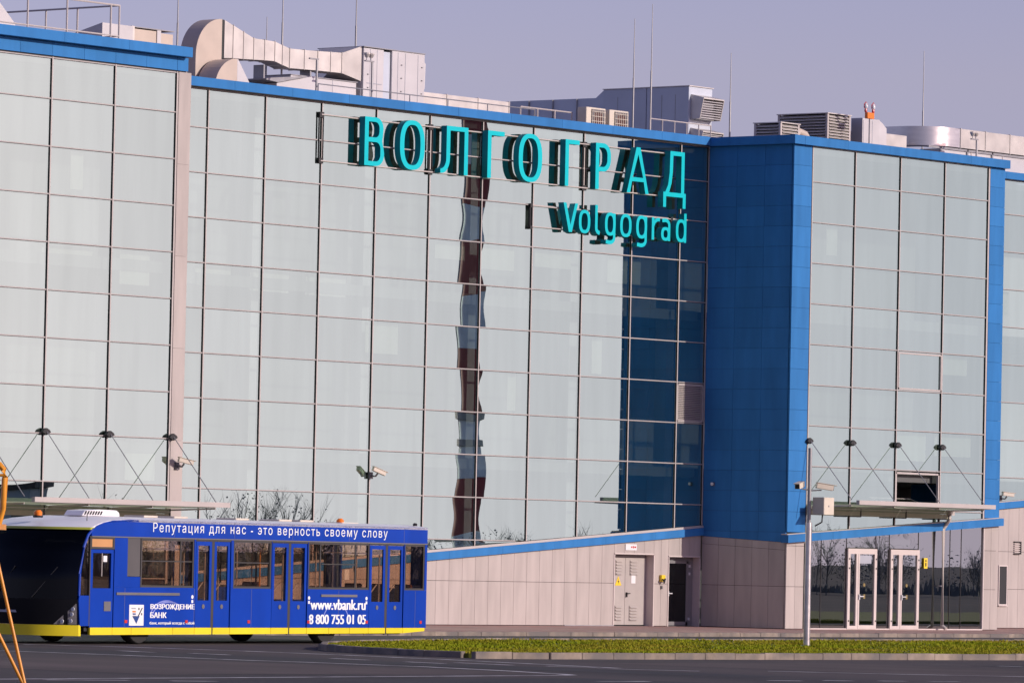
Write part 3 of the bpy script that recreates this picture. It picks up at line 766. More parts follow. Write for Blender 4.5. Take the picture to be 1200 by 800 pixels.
# --- entrance under the canopy
EN = empty('entrance_front', (0, 0, 0), 0, TB); EN['label'] = 'dark mirror glass entrance front with two pale framed doors'
en_x = [0.96, 1.9, 3.28, 4.90, 5.65, 7.29, 9.1, 9.75, 11.0]
eb = lambda x: S_RIGHT(x) - 0.29
for a, b in zip(en_x[:-1], en_x[1:]):
    z0 = 2.60 if (abs(a - 3.28) < 0.01 or abs(a - 5.65) < 0.01) else 0.04
    me = pane_surface(b - a - 0.016, 0, z0 - eb(a), z0 - eb(b), prnd.randrange(9999), 0.0006)
    # the surface is built downwards from the sloping head
    vs_ = me.vertices
    for v in vs_:
        u = v.co.x / (b - a - 0.016); head = eb(a) + (eb(b) - eb(a)) * u
        base = (z0 - eb(a)) + ((z0 - eb(b)) - (z0 - eb(a))) * u
        t = (v.co.z - base) / (0 - base)
        v.co.z = z0 + (head - z0) * t
    me.update()
    link('glass_pane', me, EN, (a + 0.008, YR_ - 0.0, 0), m='entrance_glass')
for x in en_x[1:-1]:
    MB().box(x - 0.010, x + 0.010, YR_ - 0.012, YR_ + 0.06, 0.02, eb(x)).build('joint_profile', 'joint', EN)
box('threshold', 0.96, 11.0, YR_ - 0.05, YR_ + 0.1, 0.0, 0.038, 'frame', EN)
box('end_post', 10.985, 11.03, YR_ - 0.05, YR_ + 0.06, 0.02, 3.36, 'frame', EN)
box('end_post', 0.93, 0.965, YR_ - 0.05, YR_ + 0.06, 0.02, 2.7, 'joint', EN)
for (x0, x1) in ((3.29, 4.89), (5.66, 7.28)):
    d = empty('entrance_door', (0, 0, 0), 0, EN)
    f = MB(); yA, yB = YR_ - 0.07, YR_ + 0.03
    f.box(x0, x0 + 0.13, yA, yB, 0.02, 2.57); f.box(x1 - 0.13, x1, yA, yB, 0.02, 2.57); f.box(x0 + 0.13, x1 - 0.13, yA, yB, 2.40, 2.57)
    xm = x0 + 0.46
    f.box(xm, xm + 0.10, yA, yB, 0.02, 2.40); f.box(xm + 0.115, xm + 0.19, yA, yB, 0.02, 2.40)
    f.box(x0 + 0.13, xm, yA, yB, 0.02, 0.12); f.box(xm + 0.19, x1 - 0.13, yA, yB, 0.02, 0.14)
    f.build('door_frame', 'frame', EN)
    bpy.data.objects.remove(d)
    box('door_pane', x0 + 0.13, xm, YR_ - 0.03, YR_ - 0.02, 0.12, 2.40, 'entrance_glass', EN)
    box('door_pane', xm + 0.19, x1 - 0.13, YR_ - 0.03, YR_ - 0.02, 0.14, 2.40, 'entrance_glass', EN)
    MB().box(xm + 0.12, xm + 0.16, yA - 0.05, yA - 0.001, 0.95, 1.12).box(xm + 0.12, xm + 0.36, yA - 0.06, yA - 0.04, 1.04, 1.07).build('handle', 'led', EN)
    for xx in (x0 + 0.05, x1 - 0.07):
        for z in (0.25, 1.92, 2.22): box('hinge', xx, xx + 0.03, yA - 0.02, yA - 0.001, z, z + 0.05, 'black', EN)
    MB().lathe([(0.06, 0), (0.06, 0.003)], (xm + 0.50, YR_ - 0.0345, 1.42), 'y', 10).build('sticker', 'decal', EN)
    MB().box(xm + 0.46, xm + 0.56, YR_ - 0.0345, YR_ - 0.0325, 0.98, 1.12).build('sticker', 'decal', EN)
box('notice', 3.97, 4.62, YR_ - 0.036, YR_ - 0.0325, 2.10, 2.36, 'printgrey', EN)
ph = box('info_plate', 7.56, 7.76, YR_ - 0.05, YR_ - 0.04, 1.98, 2.32, 'signyellow', EN)
MB().box(-0.03, 0.03, -0.012, -0.0055, -0.10, 0.02).lathe([(0.035, -0.012), (0.035, -0.0055)], (0, 0, 0.08), 'y', 8).build('symbol', 'black', ph)

# --- canopies on tie rods
def canopy(label, xs, yw, yo, zw, zo, bx0, bx1, zdia, dia_x, fx):
    c = empty('canopy', (0, 0, 0), 0, TB); c['label'] = label
    box('edge_beam', bx0, bx1, yo - 0.06, yo + 0.06, zo + 0.0, zo + 0.135, 'alu', c)
    for a, b in zip(xs[:-1], xs[1:]):
        v = [(a + 0.02, yw, zw), (b - 0.02, yw, zw), (b - 0.02, yo - 0.05, zo - 0.02), (a + 0.02, yo - 0.05, zo - 0.02)]
        t = [(x, y, z + 0.02) for x, y, z in v]
        MB().add(v + t, [(3, 2, 1, 0), (4, 5, 6, 7), (0, 1, 5, 4), (1, 2, 6, 5), (2, 3, 7, 6), (3, 0, 4, 7)]).build('canopy_glass', 'canopy_glass', c)
    zf = zw - 0.30
    for a, b in zip(fx[:-1], fx[1:]):
        box('fascia_panel', a + 0.015, b - 0.03, yw - 0.26, yw - 0.23, zf, zf + 0.145, 'olive', c)
        box('fascia_panel', a + 0.015, b - 0.03, yw - 0.27, yw - 0.235, zf + 0.15, zf + 0.285, 'olivegreen', c)
        box('fascia_joint', b - 0.028, b + 0.012, yw - 0.28, yw - 0.20, zf - 0.02, zf + 0.29, 'joint', c)
        box('bracket', b - 0.62, b - 0.03, yw - 0.30, yw - 0.20, zf - 0.035, zf - 0.003, 'joint', c)
    box('fascia_trim', fx[0], fx[-1], yw - 0.285, yw - 0.272, zf + 0.20, zf + 0.212, 'alu', c)
    for x in dia_x:
        MB().prism_yz([(yw - 0.02, zw - 0.07), (yo, zo - 0.06), (yo, zo - 0.022), (yw - 0.02, zw - 0.022)], x - 0.015, x + 0.015).build('arm', 'alu', c)
        MB().prism_xz([(x, zdia - 0.09), (x + 0.16, zdia - 0.01), (x + 0.11, zdia + 0.05), (x, zdia + 0.1), (x - 0.11, zdia + 0.05), (x - 0.16, zdia - 0.01)], yw - 0.12, yw - 0.03).build('anchor', 'joint', c)
        MB().tube([(x, yw - 0.12, zdia), (x, yo, zo + 0.14)], 0.0125, 6).build('tie_rod', 'steel', c)
    return c
canopy('glass entrance canopy hung on tie rods over two doors at right', [0.98, 3.37, 5.89, 8.42, 8.75], YR_ - 0.03, -5.08, 3.90, 3.94, 1.35, 9.0, 5.91, [1.02, 3.37, 5.89, 8.42], [0.72, 3.62, 6.14, 8.56])
canopy('glass canopy hung on tie rods behind the bus roof at left', [-43.6, -41.1, -38.6, -36.1, -33.61, -31.1, -28.6], YL_ - 0.03, -4.8, 3.21, 3.26, -35.76, -28.02, 5.16, [-38.6, -36.1, -33.61, -31.1, -28.55], [-41.3, -38.8, -36.3, -33.8, -31.3, -28.8])

# --- downpipe from the entrance canopy
dp = tag(MB().tube([(8.62, -3.62, 3.80), (8.62, -3.62, 3.60), (8.44, -3.50, 3.28), (8.44, -3.50, 0.14), (8.44, -3.66, 0.04)], 0.062, 10).build('downpipe', 'alu', smooth=True), 'pale drainpipe bent under the entrance canopy, right of the doors', 'pipe')
box('pipe_bracket', 8.40, 8.48, -3.44, -3.33, 1.4, 1.45, 'steel', dp)
box('hopper', 8.52, 8.74, -3.72, -3.54, 3.72, 3.86, 'alu', dp)

# ================================================================== ROOF SIGNS
LY = -0.32; LT = 0.215          # front plane and depth of the letters
def ring_o(w, h, sx, sz):
    def sup(a, b, cx, cz, n=2.5, k=36):
        out = []
        for i in range(k):
            t = 2 * math.pi * i / k; c, s_ = math.cos(t), math.sin(t)
            out.append((cx + a * math.copysign(abs(c) ** (2 / n), c), cz + b * math.copysign(abs(s_) ** (2 / n), s_)))
        return out
    return [sup(w / 2, h / 2, w / 2, h / 2), sup(w / 2 - sx, h / 2 - sz, w / 2, h / 2)[::-1]]
def bowl(x0, x1, z0, z1, r):
    return [(x0, z0)] + arc(x1 - r, z0 + r, r, r, -90, 0, 6) + arc(x1 - r, z1 - r, r, r, 0, 90, 6) + [(x0, z1)]
hh = 1.43; sv = 0.175; sh = 0.135
def l_ve(w):
    zm = 0.77
    outer = [(0, 0)] + arc(w - 0.36, 0.36, 0.36, 0.36, -90, 20, 7) + [(w - 0.10, zm - 0.03)] + arc(w - 0.38, zm + 0.33, 0.33, 0.33, 0, 90, 7) + [(0, hh)]
    return [outer, bowl(sv, w - sv, sh, zm - sh / 2, 0.2)[::-1], bowl(sv, w - sv - 0.06, zm + sh / 2, hh - sh, 0.18)[::-1]]
def l_el(w):
    o = [(w, 0), (w, hh), (0.27, hh), (0.27, 0.62)] + arc(0.02, 0.45, 0.25, 0.315, 0, -80, 5) + [(0.0, 0.12), (0.0, 0.0)] + arc(0.06, 0.48, 0.385, 0.48, -88, 0, 7) + [(0.445, hh - sh), (w - sv, hh - sh), (w - sv, 0)]
    return [o]
def l_ghe(w): return [[(0, 0), (sv, 0), (sv, hh - sh), (w, hh - sh), (w, hh), (0, hh)]]
def l_er(w):
    zc = 0.56
    o = [(0, 0), (sv, 0), (sv, zc)] + arc(w - 0.36, zc + 0.36, 0.36, 0.36, -90, 0, 7) + arc(w - 0.36, hh - 0.36, 0.36, 0.36, 0, 90, 7) + [(0, hh)]
    return [o, bowl(sv, w - sv, zc + sh, hh - sh, 0.22)[::-1]]
def l_a(w):
    c = w / 2
    o = [(0, 0), (0.17, 0), (0.26, 0.36), (w - 0.26, 0.36), (w - 0.17, 0), (w, 0), (c + 0.10, hh), (c - 0.10, hh)]
    return [o, [(0.295, 0.49), (c, hh - 0.22), (w - 0.295, 0.49)]]
def l_de(w):
    o = [(0, -0.34), (0.15, -0.34), (0.15, 0), (w - 0.15, 0), (w - 0.15, -0.34), (w, -0.34), (w, sh), (w - 0.09, sh), (w - 0.09, hh), (0.33, hh), (0.31, 0.75), (0.24, 0.36), (0.10, sh), (0, sh)]
    return [o, [(0.30, sh), (0.42, 0.42), (0.475, 0.78), (0.49, hh - sh), (w - 0.09 - 0.16, hh - sh), (w - 0.09 - 0.16, sh)]]
cyr = tag(empty('letter_sign', (-19.0, LY, 13.46)), 'row of large cyan Cyrillic letters reading ВОЛГОГРАД on the glass front', 'sign')
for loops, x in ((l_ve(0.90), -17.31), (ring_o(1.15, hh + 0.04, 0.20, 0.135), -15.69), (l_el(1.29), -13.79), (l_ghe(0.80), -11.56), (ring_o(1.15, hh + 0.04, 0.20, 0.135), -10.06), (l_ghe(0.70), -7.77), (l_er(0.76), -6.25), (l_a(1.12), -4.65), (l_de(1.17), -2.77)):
    me = outline_mesh('letter', loops, LT, ['cyan', 'teal_shade', 'joint'])  # side colour is a darkened cyan: the shade of the letter sides painted in
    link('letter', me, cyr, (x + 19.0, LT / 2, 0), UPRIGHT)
for z in (14.83, 13.48):
    MB().box(0.0, 17.35, 0.225, 0.25, z - 13.46 - 0.016, z - 13.46 + 0.016).build('rail', 'alu', cyr)
for x in (-18.97, -13.96, -6.48):
    MB().box(x + 19.0 - 0.10, x + 19.0 - 0.085, 0.25, 0.30, -0.06, 1.44).box(x + 19.0 + 0.085, x + 19.0 + 0.10, 0.25, 0.30, -0.06, 1.44).box(x + 19.0 - 0.10, x + 19.0 + 0.10, 0.245, 0.285, 1.28, 1.44).box(x + 19.0 - 0.10, x + 19.0 + 0.10, 0.245, 0.285, -0.06, 0.10).build('bracket', 'joint', cyr)
lat = tag(empty('letter_sign', (-9.1, LY, 12.06)), 'smaller row of cyan Latin letters reading Volgograd under the Cyrillic name', 'sign')
def stroke2d(pts, w):
    P = [Vector(p) for p in pts]; L = []; Rr = []
    for i, p in enumerate(P):
        d = (P[min(i + 1, len(P) - 1)] - P[max(i - 1, 0)]).normalized(); q = Vector((-d.y, d.x)) * w / 2
        L.append(tuple(p + q)); Rr.append(tuple(p - q))
    return L + Rr[::-1]
def shift(loops, dx, dz): return [[(x + dx, z + dz) for x, z in lp] for lp in loops]
xh, st_ = 0.70, 0.125
def lat_o(w): return [ring_o(w, xh + 0.02, st_, 0.10)]
def lat_g(w): return [ring_o(w, xh + 0.02, st_, 0.10), [stroke2d([(w - st_ / 2, xh), (w - st_ / 2, -0.06)] + arc(w / 2 - 0.02, -0.06, w / 2 + 0.02 - st_ / 2, 0.15, 0, -100, 8) + [(0.06, -0.19)], st_ * 0.92)]]
def lat_d(w): return [ring_o(w, xh + 0.02, st_, 0.10), [[(w - st_, -0.005), (w, -0.005), (w, 0.91), (w - st_, 0.91)]]]
def lat_a(w): return [shift(ring_o(w - 0.02, 0.43, st_, 0.095), 0, 0)[0:2], [stroke2d([(0.05, xh - 0.07)] + arc(w / 2 - 0.02, xh - 0.21, w / 2 - st_ / 2 + 0.02, 0.155, 110, 0, 7) + [(w - st_ / 2, 0.0)], st_ * 0.9)]]
def lat_r(w): return [[[(0, 0), (st_, 0), (st_, xh), (0, xh)]], [stroke2d([(st_ * 0.6, xh - 0.22)] + arc(w, xh - 0.26, w - st_ * 0.8, 0.205, 170, 80, 6), 0.11)]]
def lat_l(w): return [[stroke2d([(st_ / 2, 0.91), (st_ / 2, 0.20)] + arc(w - 0.03, 0.20, w - 0.03 - st_ / 2, 0.145, 180, 270, 6), st_)]]
def lat_v(w): return [[[(0, 0.89), (0.14, 0.89), (w / 2, 0.22), (w - 0.14, 0.89), (w, 0.89), (w / 2 + 0.075, 0), (w / 2 - 0.075, 0)]]]
for pieces, x in ((lat_v(0.72), -7.81), (lat_o(0.57), -7.03), (lat_l(0.27), -6.22), (lat_g(0.54), -5.72), (lat_o(0.58), -4.95), (lat_g(0.56), -4.13), (lat_r(0.37), -3.33), (lat_a(0.48), -2.84), (lat_d(0.55), -2.08)):
    bmj = bmesh.new()
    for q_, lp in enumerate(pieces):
        mm = outline_mesh('piece', lp, LT - q_ * 0.004, ['cyan', 'teal_shade', 'joint'])
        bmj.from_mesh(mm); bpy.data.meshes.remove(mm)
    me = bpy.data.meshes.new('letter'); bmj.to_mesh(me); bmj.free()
    for k_ in ('cyan', 'teal_shade', 'joint'): me.materials.append(M[k_])
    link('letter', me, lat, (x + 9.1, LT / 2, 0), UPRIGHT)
for z in (12.78, 12.14):
    MB().box(0.0, 7.55, 0.225, 0.25, z - 12.06 - 0.014, z - 12.06 + 0.014).build('rail', 'alu', lat)
for xx in (0.0, 2.62, 7.1):
    MB().box(xx - 0.06, xx - 0.03, 0.225, 0.30, 0.0, 0.78).box(xx + 0.03, xx + 0.06, 0.225, 0.30, 0.0, 0.78).box(xx - 0.06, xx + 0.06, 0.22, 0.262, 0.66, 0.78).box(xx - 0.06, xx + 0.06, 0.22, 0.262, 0.0, 0.10).build('bracket', 'joint', lat)

# ================================================================== ROOF PLANT
ZF = 15.15
def rod(x, y, top, label, r=0.03):
    o = MB().tube([(0, 0, 0), (0, 0, (top - ZF) * 0.55)], r, 8).tube([(0, 0, (top - ZF) * 0.55), (0, 0, top - ZF)], r * 0.7, 8, r1=r * 0.35)
    o.box(-0.12, 0.12, -0.12, 0.12, 0, 0.05)
    return tag(o.build('lightning_rod', 'steel', loc=(x, y, ZF)), label, 'lightning rod', 'lightning rods on the terminal roof')
for x, y, t, lb in ((-21.92, 3.0, 19.2, 'thin rod rising behind the left block, left of the round duct'), (-17.05, 3.2, 20.0, 'tall thin rod behind the tapering duct'), (-17.3, 3.6, 17.98, 'short thin rod close beside the tall one behind the duct'),
                    (-13.43, 3.4, 20.4, 'thin rod rising above the pale air handling unit'), (-0.09, 3.0, 19.4, 'shorter of the two rods above the grey louvred unit'), (0.84, 3.0, 19.95, 'taller of the two rods above the grey louvred unit'),
                    (5.14, 3.0, 18.73, 'thin rod behind the dark blue corner'), (16.26, 3.0, 19.7, 'rightmost thin rod, above the bent metal duct')):
    rod(x, y, t, lb)

# big elbow duct with taper, left of the pale units
du = tag(empty('air_duct', (-20.4, 2.6, ZF)), 'beige half round duct bend tapering into a silver duct on the roof', 'duct')
def loc_xz(pts, x0=-20.4): return [(x - x0, z - ZF) for x, z in pts]
el = [(-20.42, 15.2), (-20.42, 17.60)] + arc(-20.42, 16.47, 1.13, 1.13, 90, 180, 12)[1:] + [(-21.55, 15.2)]
MB().prism_xz(loc_xz(el)[::-1], 0.0, 0.62).build('elbow', 'tan', du, bevel=0.006)
MB().box(0.0, 0.09, 0.03, 0.60, 1.30, 2.44).build('flexible_joint', 'black', du)
sec = [(-20.30, 17.58, 16.47), (-19.91, 17.46, 16.50), (-19.45, 17.31, 16.51), (-18.99, 17.16, 16.53), (-18.5, 17.15, 16.55), (-18.04, 17.14, 16.56), (-17.7, 17.06, 16.48), (-17.37, 16.99, 16.41), (-16.7, 17.0, 16.425), (-16.09, 17.02, 16.44), (-15.5, 17.04, 16.445), (-14.98, 17.06, 16.45)]
for a, b in zip(sec[:-1], sec[1:]):
    MB().prism_xz(loc_xz([(a[0] + 0.01, a[2]), (b[0] - 0.006, b[2]), (b[0] - 0.006, b[1]), (a[0] + 0.01, a[1])]), 0.02, 0.62).build('duct_section', 'zinc', du)
    MB().prism_xz(loc_xz([(b[0] - 0.006, b[2] - 0.02), (b[0] + 0.01, b[2] - 0.02), (b[0] + 0.01, b[1] + 0.02), (b[0] - 0.006, b[1] + 0.02)]), 0.0, 0.64).build('flange', 'zinc', du)
# flared end towards the unit
a0, a1 = -14.96 + 20.4, -14.42 + 20.4
fl = [(a0, 0.02, 16.45 - ZF), (a0, 0.62, 16.45 - ZF), (a0, 0.62, 17.06 - ZF), (a0, 0.02, 17.06 - ZF), (a1, -0.28, 16.24 - ZF), (a1, 1.4, 16.24 - ZF), (a1, 1.4, 17.29 - ZF), (a1, -0.28, 17.29 - ZF)]
MB().add(fl, [(0, 1, 2, 3), (7, 6, 5, 4), (0, 4, 5, 1), (1, 5, 6, 2), (2, 6, 7, 3), (3, 7, 4, 0)]).build('flared_end', 'zinc', du)
for x in (-18.4, -16.3): MB().box(x + 20.4 - 0.03, x + 20.4 + 0.03, 0.1, 0.5, 0.0, 1.28).build('support', 'steel', du)

d2 = tag(empty('air_duct', (-20.6, 1.8, ZF)), 'smaller beige half round duct bend peeping over the blue parapet', 'duct')
e2 = [(-20.62, 15.2), (-20.62, 16.39)] + arc(-20.62, 15.42, 0.97, 0.97, 90, 180, 10)[1:] + [(-21.59, 15.2)]
MB().prism_xz(loc_xz(e2, -20.6)[::-1], 0.0, 0.72).build('elbow', 'tan', d2, bevel=0.006)
MB().prism_xz(loc_xz([(-20.61, 15.2), (-19.85, 15.2), (-20.05, 15.72), (-20.58, 16.38), (-20.61, 16.38)], -20.6), 0.01, 0.70).build('transition', 'ahu', d2)
# white lean-to housing under the duct
hs_ = tag(empty('roof_housing', (-18.4, 2.2, ZF)), 'low white sloping housing under the silver duct', 'roof housing')
MB().prism_xz([(0.0, 0.0), (1.75, 0.0), (1.75, 1.06), (1.3, 0.98), (0.0, 0.72)], 0, 1.0).build('body', 'ahu', hs_)
MB().prism_xz([(-0.55, 0.78), (0.0, 0.74), (1.3, 1.0), (1.3, 1.03), (0.4, 0.93), (-0.5, 0.83)], -0.06, 1.1).build('cover', 'steel', hs_)

# pale air handling units
ah = tag(empty('air_handling_unit', (-14.4, 2.25, ZF)), 'two pale air handling cabinets side by side above the letter row', 'air unit')
MB().box(0.0, 0.94, 0, 1.8, 0.06, 2.10).build('cabinet', 'ahu', ah, bevel=0.01)
MB().box(0.97, 1.30, 0.06, 1.74, 0.06, 2.06).build('connector', 'ahublue', ah)
MB().box(1.33, 2.88, 0, 1.8, 0.06, 2.12).build('cabinet', 'ahu', ah, bevel=0.01)
MB().box(-0.02, 2.90, -0.02, 1.82, 2.125, 2.15).build('top_sheet', 'steel', ah)
MB().prism_xz([(2.885, 0.9), (3.02, 1.1), (3.05, 1.85), (2.885, 2.0)], 0.1, 1.7).build('hood', 'ahu', ah)
for x in (0.30, 0.62, 1.60, 1.95, 2.55):
    box('panel_seam', x, x + 0.012, -0.008, 0.0005, 0.1, 2.08, 'printgrey', ah)
for x in (0.18, 1.75, 2.72):
    for z in (0.9, 1.3, 1.7): box('clip', x, x + 0.05, -0.03, -0.001, z, z + 0.03, 'steel', ah)
box('name_strip', 0.15, 0.85, -0.012, -0.001, 1.04, 1.06, 'printgrey', ah)
lb_ = tag(empty('roof_housing', (-17.55, 2.4, ZF)), 'long low pale casing left of the air handling cabinets', 'roof housing')
MB().box(0, 3.0, 0, 1.2, 0, 1.03).build('body', 'ahu', lb_); MB().box(-0.03, 3.03, -0.03, 1.23, 1.035, 1.06).build('lid', 'steel', lb_)
for x in (0.9, 1.9): box('panel_seam', x, x + 0.012, -0.008, 0.0005, 0.02, 1.02, 'printgrey', lb_)

# long low duct running to the grey unit
ld = tag(empty('air_duct', (-11.4, 4.0, ZF)), 'low pale duct running right from the air handling cabinets', 'duct')
for k in range(4): MB().box(0.02 + k * 1.55, 1.55 + k * 1.55, 0, 0.9, 0.35, 1.21).build('duct_section', 'zinc', ld)
for k in range(5): MB().box(-0.01 + k * 1.55, 0.02 + k * 1.55, -0.02, 0.92, 0.33, 1.23).build('flange', 'zinc', ld)
for k in range(3): MB().box(0.6 + k * 2, 0.66 + k * 2, 0.1, 0.8, 0, 0.35).build('support', 'steel', ld)

# grey louvred unit running back from the corner
gu = tag(empty('air_handling_unit', (1.57, 2.0, ZF)), 'grey louvred air unit with duct behind the inner corner parapet', 'air unit')
MB().box(0, 1.26, 0.02, 1.72, 0.05, 2.17).build('cabinet', 'ahublue', gu, bevel=0.008)
MB().box(0, 1.26, 1.75, 3.5, 0.05, 2.17).build('cabinet', 'ahublue', gu, bevel=0.008)
MB().box(-0.03, 1.29, -0.02, 3.52, 2.175, 2.20).build('top_sheet', 'zinc', gu)
MB().prism_yz([(3.51, 0.9), (3.85, 0.95), (7.7, 0.95), (7.7, 1.93), (3.85, 1.92), (3.51, 2.17)], 0.05, 1.2).build('duct', 'ahublue', gu)
for y in (0.55, 1.1, 2.3, 2.9, 4.6, 5.6, 6.6): box('panel_seam', -0.008, 0.0005 if y < 3.5 else 0.0495, y, y + 0.014, 0.96, 1.92, 'steel', gu)
for (z0, z1, dx) in ((1.12, 1.88, 0.0), (0.25, 0.80, 0.0)):
    hd = MB().prism_yz([(0.015, z1), (0.015, z1 + 0.04), (-0.5, z1 - 0.08), (-0.5, z1 - 0.12)], 0.12, 1.22).prism_yz([(0.015, z0), (0.015, z1), (-0.5, z1 - 0.12), (-0.36, z0)], 0.10, 0.13).prism_yz([(0.015, z0), (0.015, z1), (-0.5, z1 - 0.12), (-0.36, z0)], 1.20, 1.23)
    hd.build('louvre_hood', 'zinc', gu)
    for k in range(8):
        z = z0 + 0.03 + k * (z1 - z0 - 0.16) / 8; yb = -0.36 - 0.14 * (z - z0) / (z1 - z0)
        MB().box(0.14, 1.19, yb, yb + 0.05, z, z + 0.022).build('slat', 'ahu', gu)
    MB().box(0.14, 1.19, -0.16, -0.15, z0, z1 - 0.06).build('backing', 'steel', gu)
# two condensers
def condenser(x, lb):
    c = tag(empty('air_conditioner', (x, 1.0, ZF)), lb, 'air conditioner', 'condenser units behind the letter sign')
    MB().box(0, 0.98, 0, 0.36, 0.30, 0.98).build('casing', 'cream', c, bevel=0.012)
    MB().box(0.25, 0.93, -0.015, -0.001, 0.36, 0.93).build('fan_recess', 'busgrey', c)
    gr = MB()
    for k in range(7): gr.box(0.27 + k * 0.10, 0.285 + k * 0.10, -0.04, -0.016, 0.37, 0.92)
    for k in range(4): gr.box(0.25, 0.93, -0.042, -0.018, 0.40 + k * 0.15, 0.415 + k * 0.15)
    gr.build('grille', 'cream', c)
    MB().lathe([(0.24, -0.014), (0.24, -0.0155)], (0.59, 0, 0.64), 'y', 16).build('fan', 'seat', c)
    for xx in (0.1, 0.82): MB().box(xx, xx + 0.06, 0.02, 0.34, 0, 0.30).build('foot', 'steel', c)
condenser(-5.08, 'cream condenser box, left of the two behind the letters')
condenser(-3.90, 'cream condenser box, right of the two behind the letters')

def railing(pts, zt, lb, posts=None, mids=(0.5,), r=0.022, m='alu', base=ZF, name='guard_rail'):
    o = tag(empty(name, (pts[0][0], pts[0][1], base)), lb, 'railing')
    x0, y0 = pts[0]
    P = [(x - x0, y - y0) for x, y in pts]; h = zt - base
    MB().tube([(x, y, h) for x, y in P], r, 6).build('top_rail', m, o)
    for k in mids: MB().tube([(x, y, h * k if h > 0.9 else h * k) for x, y in P], r * 0.8, 6).build('mid_rail', m, o)
    for x, y in (posts or P):
        xx, yy = (x - x0, y - y0) if posts else (x, y)
        MB().tube([(xx, yy, 0), (xx, yy, h)], r, 6).build('post', m, o)
    return o
railing([(-7.75, 1.5), (-5.18, 1.5)], 15.95, 'short low guard rail behind the parapet left of the condensers', [(-7.75, 1.5), (-6.9, 1.5), (-6.04, 1.5), (-5.18, 1.5)], (), 0.025)
railing([(-2.32, 0.6), (0.88, 0.6)], 15.95, 'guard rail in front of the grey louvred unit', [(-2.32 + 0.64 * k, 0.6) for k in range(6)], (), 0.02)
railing([(-30.28, 3.2), (-30.28, -2.4), (-37, -2.4)], 16.90, 'tall two bar guard rail on the roof of the left block', [(-30.28, -2.4), (-30.62, -2.4), (-32.36, -2.4), (-33.9, -2.4), (-35.5, -2.4), (-30.28, 0.35), (-30.28, -0.84), (-30.28, 2.2)], (0.52,), 0.028)
railing([(-18.5, 0.5), (-8.3, 0.5)], 15.78, 'long low service pipe rail along the main parapet', [(-18.5, 0.5), (-16.6, 0.5), (-14.3, 0.5), (-12.5, 0.5), (-10.6, 0.5), (-8.3, 0.5)], (), 0.018, 'steel')

# floodlights on poles
def flood(x, y, top, lb, n=2):
    o = tag(empty('floodlight', (x, y, ZF)), lb, 'floodlight', 'floodlights along the roof edge')
    MB().tube([(0, 0, 0), (0, 0, top - ZF)], 0.035, 8).build('pole', 'steel', o)
    MB().box(-0.34, 0.06, -0.03, 0.03, top - ZF, top - ZF + 0.04).build('arm', 'steel', o)
    for k in range(n):
        MB().lathe([(0.05, 0.0), (0.10, 0.10), (0.10, 0.14)], (-0.28 + 0.2 * k, -0.02, top - ZF + 0.12), 'z', 10).build('lamp_head', 'zinc', o)
        MB().box(-0.285 + 0.2 * k, -0.275 + 0.2 * k, -0.02, 0.0, top - ZF + 0.04, top - ZF + 0.13).build('stem', 'steel', o)
    return o
flood(-15.95, 0.6, 16.62, 'twin floodlight on a bent pole in front of the silver duct')
flood(13.8, -0.9, 16.35, 'twin floodlight on a pole in front of the bent metal duct')
flood(-18.35, 0.7, 16.5, 'dark roof post in front of the tapering duct', 0)

# louvred boxes on the right block
def louvre_box(x, y, dx, dy, zt, lb, base=ZF):
    o = tag(empty('louvre_housing', (x, y, base)), lb, 'roof housing', 'louvred housings on the right block')
    h = zt - base
    MB().box(0.06, dx - 0.06, 0.06, dy - 0.06, 0, h - 0.03).build('core', 'joint', o)
    for (a, b) in ((0, 0), (dx - 0.08, 0), (0, dy - 0.08), (dx - 0.08, dy - 0.08)): MB().box(a, a + 0.08, b, b + 0.08, 0, h).build('corner_post', 'alu', o)
    MB().box(-0.03, dx + 0.03, -0.03, dy + 0.03, h + 0.001, h + 0.03).build('lid', 'zinc', o)
    n = int(h / 0.095)
    for k in range(n):
        z = h - 0.06 - k * 0.095
        MB().prism_yz([(-0.02, z - 0.06), (0.05, z), (0.05, z + 0.012), (-0.02, z - 0.045)], 0.09, dx - 0.09).build('slat', 'zinc', o)
        MB().prism_xz([(-0.02, z - 0.06), (-0.02, z - 0.045), (0.05, z + 0.012), (0.05, z)], 0.09, dy - 0.09).build('slat', 'zinc', o)
    return o
louvre_box(1.78, -1.5, 1.03, 1.05, 16.05, 'smaller louvred housing above the dark blue corner')
louvre_box(5.60, -0.6, 1.30, 2.0, 16.66, 'larger louvred housing beside the smooth pale cabinet')
cb = tag(empty('roof_housing', (7.57, -0.6, ZF)), 'smooth pale cabinet right of the larger louvred housing', 'roof housing')
MB().box(0, 0.98, 0, 0.46, 0, 1.51).build('body', 'ahu', cb, bevel=0.01)
MB().prism_xz([(0.985, 0.1), (1.42, 0.1), (1.42, 1.25), (1.2, 1.40), (0.985, 1.5)], 0.03, 0.44).build('spout', 'ahu', cb)
for x in (0.05, 0.55): box('panel_seam', x, x + 0.014, -0.008, 0.0005, 0.05, 1.45, 'printgrey', cb)
sm = tag(MB().tube([(2.9, -1.2, 15.2), (3.0, -1.2, 15.75), (3.15, -1.2, 15.88), (3.5, -1.2, 15.80), (3.8, -1.2, 15.5)], 0.13, 12).build('vent_pipe', 'tan', smooth=True), 'small bent beige vent pipe between the louvred housings', 'pipe')
ob = tag(empty('obstruction_light', (6.68, -1.5, ZF)), 'orange box with two red lamps on a thin roof mast', 'warning light')
MB().tube([(0, 0, 0), (0, 0, 1.42)], 0.022, 6).build('mast', 'steel', ob)
MB().box(-0.19, 0.19, -0.06, 0.06, 1.38, 1.58).build('control_box', 'orange', ob, bevel=0.01)
